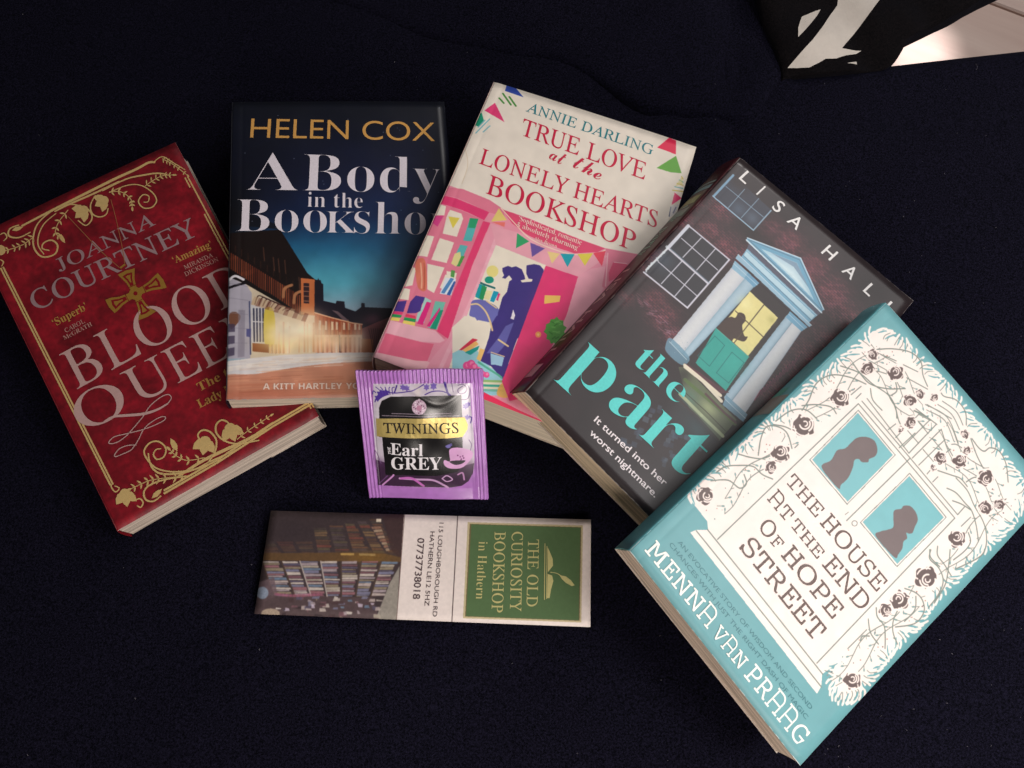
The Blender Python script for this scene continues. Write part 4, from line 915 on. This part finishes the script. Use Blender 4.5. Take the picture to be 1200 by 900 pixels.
# vines
def wav(a, b, amp, n=5, w_=.8, col=LNc):
    a = np.array(a, float); b = np.array(b, float); d = b-a; nn = np.array([-d[1], d[0]])/(np.linalg.norm(d)+1e-9)
    cv.stroke([tuple(a+d*k/n+nn*amp*math.sin(k*1.9+a[0])) for k in range(n+1)], w_, col)
zones = [((815,585),(1005,400),(16,0,26)), ((1030,395),(1190,585),(16,0,26)), ((1190,600),(985,805),(16,0,24))]
GL = (128,158,156)
def inside_band(side, s_, off):
    if side == 0: a, b, n_ = np.array((822,592.)), np.array((1022,398.)), np.array((.69,.72))
    elif side == 1: a, b, n_ = np.array((1032,394.)), np.array((1196,588.)), np.array((-.76,.65))
    else: a, b, n_ = np.array((1192,596.)), np.array((988,812.)), np.array((-.73,-.69))
    return a+(b-a)*s_+n_*off
for side in (0,1,2):
    for o1 in ((9,22) if side != 1 else (10,24,35)):
        ph_ = rnd.uniform(0,6); Pn = [tuple(inside_band(side, k/22, o1+5*math.sin(k*.9+ph_))) for k in range(23)]
        i0 = rnd.randrange(0,4); cv.stroke(Pn[i0:i0+9], 1.2, LNc, True, 1, .3); cv.stroke(Pn[i0+11:], 1.2, LNc, True, 1, .3)
        for k in range(1, 22):
            p = np.array(Pn[k]); t_ = np.array(Pn[min(k+1,22)])-p; t_ /= np.linalg.norm(t_)+1e-9; sg = rnd.choice((-1,1)); nn = np.array([-t_[1],t_[0]])*sg
            e = p+(t_*.7+nn*.7)*rnd.uniform(3.5,5.5); cv.stroke([tuple(p), tuple(e)], .8, LNc, False)
            if rnd.random() < .7: e2 = e+(t_*.7+nn*.7)*3.4; cv.stroke([tuple(e), tuple((e+e2)/2), tuple(e2)], 2.3, GL, True, .95, .6)
    for k in range(0):
        s0 = rnd.random()*.92; o0 = rnd.uniform(2,30 if side != 1 else 40); p = inside_band(side, s0, o0); q = inside_band(side, s0+rnd.uniform(.05,.12), o0+rnd.uniform(-9,9))
        wav(p, q, rnd.uniform(1.5,4), 3, rnd.choice([.9,1.0,1.2]))
        m_ = (p+q)/2
        for j in range(2):
            a = rnd.uniform(0, math.tau); e = m_+np.array([math.cos(a), math.sin(a)])*rnd.uniform(3,6); cv.stroke([tuple(m_), tuple(e)], .6, LNc, False)
            if rnd.random() < .6: e2 = e+np.array([math.cos(a), math.sin(a)])*3.2; cv.stroke([tuple(e), tuple((e+e2)/2), tuple(e2)], 2.1, GL, False, .9)
    for k in range(60):
        p = inside_band(side, rnd.random(), rnd.uniform(1,30)); cv.disc(tuple(p), rnd.uniform(.4,.9), rnd.choice([BR,(170,120,110),GL]))
# big flowing stems, traced
H1 = zz(800,460,7.5); H2 = zz(940,370,7.5); H3 = zz(1040,450,7.5); H8 = zz(980,640,7.5); H9 = zz(1000,560,7.5)
for pts in (H1((300,700),(380,650),(500,640),(620,650),(700,720),(790,760)), H1((250,775),(400,770),(500,840),(560,800),(540,720)), H1((665,550),(690,400),(740,300),(840,300),(920,360),(960,490)), H1((490,540),(600,570),(700,580),(790,545)), H1((820,250),(950,160),(1080,150),(1180,230)), H1((800,280),(900,300),(980,340)),
    H2((0,830),(60,740),(130,590),(260,520),(420,540),(560,600)), H2((340,440),(500,500),(620,600),(760,700),(820,820),(830,900)), H2((450,420),(520,520),(600,600),(740,640),(900,640)), H2((660,295),(800,290),(950,320),(1040,400),(1060,520),(1100,620)), H2((600,640),(620,740),(700,830)), H2((820,580),(830,660),(780,700)), H2((0,790),(120,780),(250,800),(300,860)),
    H3((0,80),(60,180),(90,300),(110,350)), H3((470,80),(500,110),(600,140),(680,240),(690,360)), H3((740,480),(800,560),(850,590),(900,560),(980,590),(1040,700),(1060,860)), H3((730,480),(780,620),(840,740)), H3((440,760),(560,800),(640,830),(700,900)), H3((690,860),(760,820),(830,830)),
    H9((820,90),(900,130),(980,220),(1040,290),(1080,420),(1100,560)), H9((900,0),(1000,110),(1060,240),(1140,380),(1170,500),(1160,620),(1100,700),(900,800)), H9((870,200),(950,230),(1030,280)), H9((1010,480),(1030,560),(980,640),(880,720)), H9((740,600),(740,680),(800,760),(860,860)), H9((670,630),(680,700),(760,780)),
    H8((830,30),(820,110),(900,190),(940,300),(900,420),(810,540)), H8((1000,30),(990,150),(960,330),(860,500)), H8((600,370),(700,410),(760,480),(770,580),(690,680),(520,710)), H8((350,540),(360,620),(420,700),(430,800),(430,900)), H8((540,560),(500,660),(500,760),(540,860)), H8((280,640),(300,760),(370,860)), H8((700,440),(690,560),(600,660)), H8((210,830),(230,790),(290,790))):
    cv.stroke(pts, 1.5, LNc)
for a, b in ((H2((690,338),(826,396))), (H2((888,430),(1015,492))), (H2((918,545),(1100,645))), (H2((660,484),(745,512))), (H2((430,694),(518,620))), (H2((980,835),(1110,900))), H3((345,150+30),(560,265+40)), H1((985,485),(1015,455)), H9((948,424),(1030,345)), H8((100,900),(265,735)), H3((150,830),(185,790))): cv.stroke([a,b], 1.3, LNc, False)
# door frame, windows and fanlight
Ls = [[(840.7,632),(1005.8,473),(1118.7,607),(957,777)], [(1016,467),(1064.7,531)], [(1064.7,531),(1097,497),(1073,479)], [(1068.7,536.7),(1102.7,503),(1108,520),(1116,534)], [(1010,470),(1122,603),(1130,594)], [(991.7,610),(1066,537)], [(1003,467),(1009,461)]]
for L_ in Ls: cv.stroke(L_, 1.35, LNc, False)
for a, b in (((135,550),(365,320)),((270,520),(175,410)),((355,435),(250,310)),((70,470),(110,430)),((272,712),(500,490)),((310,575),(400,680)),((390,480),(505,615)),((345,790),(370,760)),((395,860),(440,815)),((100,560),(240,430)),((5,400),(70,350)),((270,265),(375,320)),((240,300),(270,268)),((500,615),(548,570))): cv.stroke(H3(a,b), 1.25, LNc, False)
for p in (((330,180),(520,290),(620,520)),((345,230),(500,320),(580,500)),((480,150),(600,240),(660,360)),((440,180),(560,265),(630,400)),((235,232),(330,280),(432,355)),((560,530),(600,530),(650,560))): cv.stroke(H3(*p), 1.25, LNc, True)
for k in range(5): cv.stroke([(1123-k*7+2,607+k*0),(1123-k*7+6,600)], .6, LNc, False, .0)
Zt = zz(890,340,3.461); Zf = zz(940,540,3.2154)
def win(P):
    c_ = np.mean(P, 0); sh = lambda k: [tuple(c_+(np.array(p)-c_)*k) for p in P]
    cv.poly(sh(1.0), LNc); cv.poly(sh(.975), WH); cv.poly(sh(.935), (132,168,170)); cv.poly(sh(.925), (122,184,190))
win([(1006,480),(1049.5,533),(992.6,591.5),(948.5,538.8)]); win([(1066,554),(1109.5,606),(1051,664.5),(1007.5,612)])
cv.disc((1001.3,613.2), 3.6, LNc); cv.disc((1001.3,613.2), 2.7, WH); cv.stroke([(990,603),(994,600)], .8, LNc, False)
SB = (116,102,102)
cv.poly(Zt((252,718),(290,690),(315,650),(350,640),(390,602),(430,595),(465,610),(478,645),(470,672),(445,685),(440,697),(415,697),(402,685),(385,690),(378,720),(360,760),(330,790),(318,803)), SB, True)
cv.poly(H9((197,512),(240,470),(300,455),(350,430),(350,345),(360,285),(420,270),(440,245),(500,248),(550,305),(565,370),(540,430),(520,480),(490,490),(465,482),(472,530),(440,560),(430,620),(395,670),(360,697)), SB, True)
# roses
def rose(x, y, r, a0):
    g = random.Random(int(x*7+y)); P = []
    for k in range(20):
        a = k/20*math.tau; rr = r*(1.0+.10*math.sin(a*5+a0))*(1.0 if g.random() > .2 else .86); P.append((x+rr*math.cos(a), y+rr*math.sin(a)))
    cv.poly(P, BR, True)
    arc = lambda cx, cy, rr, a, b, w_: cv.stroke([(cx+rr*math.cos(a+(b-a)*t/8), cy+rr*math.sin(a+(b-a)*t/8)) for t in range(9)], w_, WH)
    w_ = max(r*.15, .9)
    arc(x+r*.2*math.cos(a0), y+r*.2*math.sin(a0), r*.70, a0-1.0, a0+2.1, w_*1.1)
    arc(x+r*.2*math.cos(a0), y+r*.2*math.sin(a0), r*.46, a0+.6, a0+4.0, w_)
    arc(x+r*.22*math.cos(a0), y+r*.22*math.sin(a0), r*.22, a0-1, a0+2.6, w_*.8)
    arc(x, y, r*.86, a0+2.6, a0+4.2, w_*.8); arc(x+r*.1*math.cos(a0), y+r*.1*math.sin(a0), r*1.0, a0-.5, a0+.7, w_*1.6)
    for k in range(4):
        a = a0+k*1.7+.4; cv.stroke([(x+r*.78*math.cos(a), y+r*.78*math.sin(a)), (x+r*1.15*math.cos(a+.25), y+r*1.15*math.sin(a+.25))], w_*1.0, WH, False)
for x, y, r in ((827,581,10.5),(915,531,11),(903.4,547.5,7.5),(942,499,13.5),(985,466.6,11),(1023,415.7,6.5),(1017,432,8),(1050,437,9.5),(1066,469.4,7.5),(1078,462,5.5),(1095,466,5),(1067,495.4,7),(1055.6,503,3.8),(1130.4,509,5.2),(1133,528,5),(1124.6,540,8.5),(1102,536.5,7.5),(1093.7,548,3.8),(1155,560,9.5),(1155,595,8.5),(1171.7,591,6.5),(1121.3,631,10.5),(1085.5,677,13.5),(1054.5,703,11.5),(1038,715,8),(999,797.5,10.5)):
    cv.disc((x, y), r*1.15, WH); rose(x, y, r*.98, rnd.uniform(0, math.tau))
cv.noise(14, .02, 51, 2); cv.blur(1); cv.scuff(60, (232,240,240), 4); TI = cv.image('cover_papercut')
T = Print(f); bt = ink((104,84,78), 0, .5)
so_ = -.007
for tx, p0, p1, up in (('THE',(920,565),(955.5,607),(11.2,-11)), ('HOUSE',(960,613.5),(1027,694),(13.8,-13.2)), ('AT',(899,585),(921,612),(10.6,-10.6)), ('THE',(925.5,616),(957.3,655.6),(9.6,-9.4)), ('END',(962.5,662.5),(1008,717),(14.5,-14)),
    ('O',(888,618.5),(899.5,633),(13.2,-12.8)), ('F',(902,635.5),(910,645),(9.5,-9.2)), ('HOPE',(914.5,651.5),(975,726),(14.8,-14.2)), ('STREET',(866,642),(954,752),(15.6,-15)) ): T.text(tx,'slab',p0,p1,up,off=so_)
T.build('title_lettering', bt)
T = Print(f)
for tx, p0, p1, up in (('MENNA',(755,645),(829,737),(13.4,-13.8)), ('VAN',(833,742.5),(866,785),(11.4,-11.4)), ('PRAAG',(871,791.5),(937,875.5),(14.4,-14.8))): T.text(tx,'slab',p0,p1,up,off=-.001)
T.build('author_name', ink((246,244,236)))
T = Print(f).text('AN EVOCATIVE STORY OF WISDOM AND SECOND','sans',(794,636),(949.5,832),(3.6,-3.6)); T.text('CHANCES WITH JUST THE RIGHT DASH OF MAGIC','sans',(784,638.5),(944.5,843.5),(3.6,-3.6)); T.build('tagline', ink((66,122,130)))
finish_book(f, image_mat('papercut_cover', TI, .45, .35), mat('teal_spine', (92,160,168), .5, mottled=.06, mscale=120), paper_mat('pages', (240,216,194)), ink((196,184,172), 0, .7, .2))
spine_rect(f, .52, .60, .18, .95, ink((140,118,104)), 'spine_emblem'); spine_rect(f, .60, .635, .15, .6, ink((70,160,140)), 'spine_emblem')

# ================================================================== TEA SACHET
Pt = [at(416,434,.0590), at(564,433,.0620), at(571.5,584,.004), at(432.5,584.5,.004)]
c_ = sum(Pt)/4; xa = (Pt[1]-Pt[0])+(Pt[2]-Pt[3]); xa /= np.linalg.norm(xa); ya = (Pt[0]-Pt[3])+(Pt[1]-Pt[2]); na = np.cross(xa, ya); na /= np.linalg.norm(na); ya = np.cross(na, xa)
f = Flat('tea_bag_sachet', c_, np.stack([xa,ya,na],1), .0022, [(416,434.5),(564,433.5),(571.5,584),(432.5,584.5)])
tag(f.root, 'purple foil tea bag sachet with crimped top leaning on the book edges', 'tea sachet')
TZ = zz(410,425,5.4545)
tl, tr, br, bl = [np.array(c) for c in f.c]
lx0, ly0 = f.L(*TZ((120,130))[0]); lx1, ly1 = f.L(*TZ((800,800))[0])
def sz(x, y):
    # pillow between the seals, ribs on the seals
    u = (x-lx0)/(lx1-lx0); v = (y-ly1)/(ly0-ly1)
    z = f.t
    if 0 < u < 1 and 0 < v < 1:
        k_ = math.sin(math.pi*u)*math.sin(math.pi*v); z += .0024*k_**.6+(.00030*math.sin(9*u+14*v)+.00022*math.sin(17*u-11*v+1))*k_+.0004*math.exp(-((v-.92-.1*math.sin(u*7))/.03)**2)*math.sin(math.pi*u)
    return z
f.z = sz
cv = Canvas(f, (178,116,194), 9000.)
LIL = (204,192,206)
cv.poly(TZ((150,134),(768,134),(775,300),(795,500),(796,640),(786,705),(758,755),(715,785),(650,797),(500,795),(180,782),(168,640),(150,400)), LIL)
cv.poly(TZ((168,620),(260,640),(500,700),(794,640),(786,705),(758,755),(715,785),(650,796),(500,794),(180,782)), (60,34,62)); cv.glow(TZ((190,640))[0], 8, (90,54,96), .6); cv.glow(TZ((760,650))[0], 7, (110,74,110), .6)
PU2 = (70,40,140)
for pts, w_ in ((((160,250),(180,215),(240,190),(300,190),(400,175),(470,140)), 1.2), (((480,200),(530,180),(590,180),(640,200)), 1.3), (((605,130),(625,190),(640,205)), 2.6), (((650,135),(660,185)), .8), (((720,150),(690,170),(700,195),(735,190),(745,160),(720,140),(690,145)), 1.0), (((690,230),(750,230),(765,180),(750,140)), 1.0), (((770,560),(775,520),(760,490)), .9), (((740,340),(775,350),(770,385)), 1.2), (((165,190),(150,180),(145,200)), 1.2)):
    cv.stroke(TZ(*pts), w_, PU2 if w_ > 1.1 else (110,84,130))
for x, y, r in ((200,200,6),(230,190,5),(182,225,5),(340,155,4.2),(365,160,4),(490,155,4),(535,150,4.5),(740,275,4),(755,265,3.5),(750,345,3.5)):
    P_ = [(x/5.4545+410+r*(1 if k % 2 else .6)*math.cos(k*math.tau/12), y/5.4545+425+r*(1 if k % 2 else .6)*math.sin(k*math.tau/12)) for k in range(12)]; cv.poly(P_, (78,50,150) if x < 300 else (122,98,180))
for k in range(5): cv.stroke(TZ((205+k*18,205),(190+k*20,175-k*3),(165+k*30,155)), .9, PU2)
cv.stroke(TZ((285,190),(300,145)), 1.6, PU2)
cv.stroke(TZ((180,345),(178,290),(195,240),(250,210),(330,205)), 3.0, (214,204,214))
cv.poly(TZ((190,345),(188,285),(205,240),(262,212),(712,204),(718,350),(722,640),(690,690),(560,715),(230,712),(208,470),(190,470)), (16,13,15)); cv.glow(TZ((600,250))[0], 6, (70,64,60), .45, 12)
cv.glow(TZ((435,180))[0], 4, (220,205,190), .5, 8)
for pts, w_, c2 in ((((210,780),(270,725),(280,712)), 2.2, (214,150,210)), (((320,735),(420,740),(530,745),(600,780),(625,797)), 3.0, (206,160,206)), (((330,735),(400,735),(470,785)), 3.4, (200,110,190)), (((590,735),(620,715),(655,740),(620,755),(590,735)), 1.6, (214,170,214)), (((690,710),(720,700),(730,745)), 2.0, (196,140,190)), (((190,770),(230,730),(240,720)), 1.4, (110,70,120)), (((150,620),(160,560),(200,640)), 1.0, (120,90,130))): cv.stroke(TZ(*pts), w_, c2)
cv.poly(TZ((600,625),(608,612),(640,620),(638,545),(700,535),(775,560),(782,600),(740,650),(700,670),(640,668),(608,650)), (222,166,214), True); cv.poly(TZ((640,622),(735,618),(715,640),(670,645)), (40,26,40), True)
for x, y in ((690,585),(706,595),(722,590),(728,603),(712,610)): cv.disc(TZ((x,y))[0], .9, (120,40,110))
cv.poly(TZ((612,520),(640,510),(645,530),(625,535)), (120,110,180), True); cv.poly(TZ((640,505),(655,505),(655,520),(645,525)), (90,80,150))
# royal crest, small
cv.disc(TZ((445,275))[0], 8.6, (206,176,196)); 
for k in range(26):
    a = k*2.4; r = 7.6*math.sqrt(k/26); x, y = 445/5.4545+410+r*math.cos(a), 275/5.4545+425+r*math.sin(a); cv.disc((x,y), .8, (110,60,90) if k % 2 else (240,220,232))
cv.disc(TZ((445,232))[0], 1.6, (214,190,206)); cv.disc(TZ((445,280))[0], 3.2, (190,130,160))
for y, x0_, x1_ in ((318,270,640),(333,208,700)):
    x = x0_
    while x < x1_: d = rnd.uniform(8,24); cv.stroke(TZ((x,y),(x+d,y)), 1.2, (180,160,176), False, .75); x += d+6
cv.noise(8, .05, 71, 2); cv.blur(1); SAI = cv.image('sachet_print')
NX, NY = 210, 170; V = []; F = []
tband = (f.L(*TZ((400,128))[0])[1]); lband = f.L(*TZ((112,500))[0])[0]
for j in range(NY+1):
    for i in range(NX+1):
        u, v = i/NX, j/NY; p = lerp(lerp(bl, br, u), lerp(tl, tr, u), v); z = sz(*p)
        if p[1] > tband: z += .00042*math.sin(u*math.tau*33)
        elif i/NX < .12 or u > .93: z += .00022*math.sin(u*math.tau*34)
        z += .0012*math.sin(4.1*v+1)*max(0,u-.88)/.12+.0012*math.sin(7*u)*max(0,v-.88)/.12-.0010*math.sin(5*u+1)*max(0,.1-v)/.1
        V.append((p[0], p[1], z))
n0 = len(V)
for j in range(NY):
    for i in range(NX): a = j*(NX+1)+i; F.append((a, a+1, a+NX+2, a+NX+1))
o = mesh('foil_pouch', V, F, image_mat('sachet_foil', SAI, .24, .7, coat=.6), f.root, True)
me = o.data; me.uv_layers.new(name='UVMap'); co = np.array(V); li = np.zeros(len(me.loops), int); me.loops.foreach_get('vertex_index', li)
me.uv_layers['UVMap'].data.foreach_set('uv', np.stack([(co[li,0]-f.x0)/(f.x1-f.x0), (co[li,1]-f.y0)/(f.y1-f.y0)], 1).ravel())
md = o.modifiers.new('thickness', 'SOLIDIFY'); md.thickness = .0012; md.offset = -1
f.cover = o; f.lift = lambda: .00016
gb = Print(f)
xs_ = np.linspace(0, 1, 16); top_e = [(168+(735-168)*t, 352-10*math.sin(t*2.2)) for t in xs_]; bot_e = [(174+(722-174)*t, 466+4*math.sin(t*3)) for t in xs_]
gv = [f.L(*TZ(p)[0]) for p in top_e]+[f.L(*TZ(p)[0]) for p in [(752,372),(757,405),(745,440)]]+[f.L(*TZ(p)[0]) for p in bot_e[::-1]]
A_ = [f.L(*TZ(p)[0]) for p in top_e]+[f.L(*TZ((755,392))[0])]; B2 = [f.L(*TZ(p)[0]) for p in bot_e]+[f.L(*TZ((753,420))[0])]
VV = []; FF = []
for i, (a, b) in enumerate(zip(A_, B2)):
    for k in range(5): VV.append(lerp(a, b, k/4))
    if i:
        for k in range(4): FF.append(((i-1)*5+k, (i-1)*5+k+1, i*5+k+1, i*5+k))
gb.add(VV, FF, .00012); gb.build('gold_band', ink((208,184,112), .45, .34, .5))
f.lift = lambda: .00026
T = Print(f).text('TWININGS','serif',(450,505.6),(537.8,505.2),(-.3,-11.6),off=.010); T.build('brand_lettering', ink((24,16,14)))
T = Print(f).text('Earl','serifb',(458.5,530.6),(496.2,531.8),(-.2,-13.6)); T.text('GREY','serifb',(459.2,548.3),(518,547.8),(-.2,-14.6)); T.text('THE','sansb',(459.2,530.5),(458,522.2),(-3.6,-.3)); T.build('flavour_lettering', ink((238,232,236)))

# ================================================================== BOOKMARK
Pt = [at(318,598.7,.0014), at(692.5,609,.0014), at(691.8,735,.0014), at(298.7,719.5,.0014)]
f = Flat('bookmark', sum(Pt)/4, np.eye(3), .0006, [(318,598.7),(692.5,609),(691.8,735),(298.7,719.5)])
tag(f.root, 'long card bookmark with a bookshelf photo, phone number and green panel', 'bookmark')
cv = Canvas(f, (234,220,213), 8000.); KZ = zz(290,590,6); K2 = zz(460,595,5)
cv.poly(KZ((100,0),(1108,20),(1045,900),(0,860)), (64,52,54)); 
def shelf(x0t, x1t, x0b, x1b, yt, yb, pal, a, seed):
    g = random.Random(seed); y = yt
    while y < yb:
        h = g.uniform(9, 24); t0, t1 = (y-yt)/(yb-yt), min((y+h-2)/(yb-yt)-(yt)/(yb-yt), 1)
        l0, r0, l1, r1 = lerp(x0t,x0b,t0), lerp(x1t,x1b,t0), lerp(x0t,x0b,t1), lerp(x1t,x1b,t1); ind = g.uniform(0, (r0-l0)*.18)
        cv.poly(KZ((l0+6,y),(r0-6-ind,y+g.uniform(-3,5)),(r1-6-ind,min(y+h-3,yb)),(l1+6,min(y+h-3,yb))), g.choice(pal), False, a); y += h
dim = [(92,68,56),(110,78,60),(84,70,72),(120,70,60),(76,66,60),(132,104,74),(96,84,66)]
lo = [(168,152,156),(190,172,166),(126,124,148),(150,104,110),(178,166,150),(110,128,150),(204,190,180),(120,84,92),(146,132,110),(92,84,104)]
tb = [(140,60),(250,240),(360,330),(450,430),(545,520),(640,640),(735,760),(835,885),(930,1000)]
xt = [150,200,330,460,570,680,765,850,930]; xb = [120,280,400,520,640,760,900,1000,1090]
for k in range(3,8): shelf(xt[k], xt[k+1], xb[k]-40+k*4, xb[k+1]-40+k*4, 110+(7-k)*16, 350, dim, .85, k)
for k in range(0,3): shelf(xt[k], xt[k+1], xb[k]-20, xb[k+1]-20, 270, 350, dim, .5, 40+k)
for k in range(8): cv.poly(KZ((870+k*14,165+k*22),(935+k*8,160+k*22),(945+k*8,176+k*22),(878+k*14,182+k*22)), (176,150,124) if k % 2 else (150,110,90), False, .85)
cv.poly(KZ((905,108),(940,108),(940,132),(905,130)), (232,214,190)); cv.poly(KZ((950,90),(1105,60),(1080,400),(1010,330)), (66,46,46), False, .8)
cv.poly(KZ((110,350),(400,350),(640,345),(960,352),(1082,380),(1080,412),(640,408),(110,402)), (98,72,46)); cv.glow(KZ((850,380))[0], 22, (136,98,40), .6, 7)
cv.poly(KZ((655,350),(750,350),(750,366),(655,364)), (176,140,80)); cv.poly(KZ((785,350),(900,355),(900,370),(785,366)), (160,130,80))
st = [105,240,370,515,658,800,940,1066]; sb = [190,335,448,560,660,760,865,985]
for k in range(7): shelf(st[k], st[k+1], sb[k], sb[k+1], 408, 655, lo, .95, 80+k)
for k in range(7):
    c3 = (200,186,178) if k in (2,3) else (80,62,52); cv.stroke(KZ((st[k],408),(sb[k],655)), 1.3, c3, False, .9)
cv.poly(KZ((1000,560),(1070,440),(1052,830),(900,815)), (150,142,132)); cv.poly(KZ((70,560),(190,520),(215,650),(110,700)), (110,90,96), False, .8)
g = random.Random(5)
cv.poly(KZ((60,650),(520,650),(600,660),(880,660),(930,830),(40,790)), (92,74,76), False, .8)
for k in range(60):
    x, y = g.uniform(200,920), g.uniform(650,800); w_, h = g.uniform(14,50), g.uniform(10,34)
    cv.poly(KZ((x,y),(x+w_,y+g.uniform(-5,8)),(x+w_+g.uniform(-9,9),y+h),(x+g.uniform(-9,9),y+h)), g.choice(lo+[(60,46,50),(80,60,62),(220,210,200),(196,180,196)]), False, .85)
cv.disc(KZ((108,630))[0], 7.2, (140,150,168)); cv.disc(KZ((165,775))[0], 11, (170,150,132), 1, 6); cv.stroke(KZ((200,640),(330,650),(520,640)), 3, (170,96,120), True, .5)
cv.glow(KZ((300,200))[0], 26, (58,48,52), .75, 16)
cv.blur(5); cv.noise(2.2, .08, 81, 2); cv.a[:] = np.clip(cv.a, 0, 1)
cv.poly([(474,595),(700,600),(700,745),(464,740)], (234,220,213))
cv.stroke([(536.4,600),(529,735)], .9, (60,44,44), False); cv.stroke([(474.3,600),(464,735)], .6, (120,96,90), False)
cv.poly([(548,612),(683,616),(681,729.5),(542.5,724.5)], (196,180,140)); cv.poly([(550.5,614),(681,618),(679,727.5),(545,722.5)], (112,98,66)); cv.poly([(552.4,614.6),(680,618.6),(678,727),(546,722)], (84,110,70))
cv.noise(3, .03, 83, 2); cv.blur(1); BI = cv.image('bookmark_print')
tl, tr, br, bl = [np.array(c) for c in f.c]
NX, NY = 40, 14; V = []; F = []
f.z = lambda x, y: .0006+.0011*((x-f.x0)/(f.x1-f.x0)-.5)**2*4*((x < 0)*.6+.4)
for l in (0,1):
    for j in range(NY+1):
        for i in range(NX+1):
            p = lerp(lerp(bl, br, i/NX), lerp(tl, tr, i/NX), j/NY); V.append((p[0], p[1], f.z(*p)-l*.0003))
n = (NX+1)*(NY+1)
for j in range(NY):
    for i in range(NX):
        a = j*(NX+1)+i; F.append((a, a+1, a+NX+2, a+NX+1)); F.append((n+a, n+a+NX+1, n+a+NX+2, n+a+1))
for i in range(NX): F += [(i, n+i, n+i+1, i+1)]; a = NY*(NX+1)+i; F += [(a+1, n+a+1, n+a, a)]
for j in range(NY): a = j*(NX+1); F += [(a+NX+1, n+a+NX+1, n+a, a)]; a += NX; F += [(a, n+a, n+a+NX+1, a+NX+1)]
o = mesh('card', V, F, image_mat('bookmark_card', BI, .5, .35), f.root, True); me = o.data; me.uv_layers.new(name='UVMap'); co = np.array(V); li = np.zeros(len(me.loops), int); me.loops.foreach_get('vertex_index', li)
me.uv_layers['UVMap'].data.foreach_set('uv', np.stack([(co[li,0]-f.x0)/(f.x1-f.x0), (co[li,1]-f.y0)/(f.y1-f.y0)], 1).ravel())
f.cover = o; gg = ink((206,196,132), .2, .45)
T = Print(f).text('THE OLD','serif',(619,632),(617,710.6),(12.8,.4),off=.003); T.text('CURIOSITY','serif',(600,623),(597.6,716),(13,.4),off=.003); T.text('BOOKSHOP','serif',(579.8,623),(576,717.5),(13,.4),off=.003); T.text('in Hathern','serifb',(561,634.5),(557.5,702),(10.5,.3),'h',off=-.014); T.build('shop_name', gg)
T = Print(f).text('115 LOUGHBOROUGH RD','sans',(515,612.6),(507,722.6),(5,.2)); T.text('HATHERN LE12 5HZ','sans',(504.4,623),(497.6,710),(5.2,.2)); T.text('07737738018','sans',(489.6,630.6),(484,702),(8,.3),off=.006); T.build('address_lettering', ink((92,76,78)))
T = Print(f).stroke(K2((893,210),(890,540)), .9, False); T.stroke(K2((905,225),(902,535)), .8, False); T.poly(K2((908,232),(920,255),(938,300),(940,340),(910,378))); T.poly(K2((908,388),(935,398),(942,430),(928,480),(920,530),(905,530))); T.stroke(K2((925,378),(960,384),(985,398)), .8); T.poly(K2((978,396),(1015,402),(1045,425),(1067,455),(1050,460),(1015,440),(992,418))); T.build('quill_emblem', gg)

# ================================================================== LINT on the fabric
V = []; F = []
g = random.Random(11)
for k in range(150):
    u, v = (g.uniform(760,1200), g.uniform(90,900)) if k > 34 else (g.uniform(0,760), g.uniform(0,900))
    p = at(u, v, .0006); a = g.uniform(0, math.tau); ln = g.uniform(.0003, .0010) if k > 2 else .003; wd = g.uniform(.00005,.00013)
    if k == 149: p = at(1144, 82, .0008); ln = .005
    pr = None; bend = g.uniform(-.8,.8)
    for j in range(4):
        t = j/3; aa = a+bend*t; x = p[0]+ln*t*math.cos(aa); y = p[1]+ln*t*math.sin(aa); z = p[2]+.0003*math.sin(t*3.1)
        b = len(V); V += [(x-wd*math.sin(aa), y+wd*math.cos(aa), z), (x+wd*math.sin(aa), y-wd*math.cos(aa), z), (x, y, z+wd)]
        if pr is not None:
            for q in range(3): F.append((pr+q, pr+(q+1) % 3, b+(q+1) % 3, b+q))
        pr = b
o = mesh('lint', V, F, mat('lint_fibre', (120,115,122), .9)); tag(o, 'pale specks of lint caught on the navy fabric', 'lint', kind='stuff')
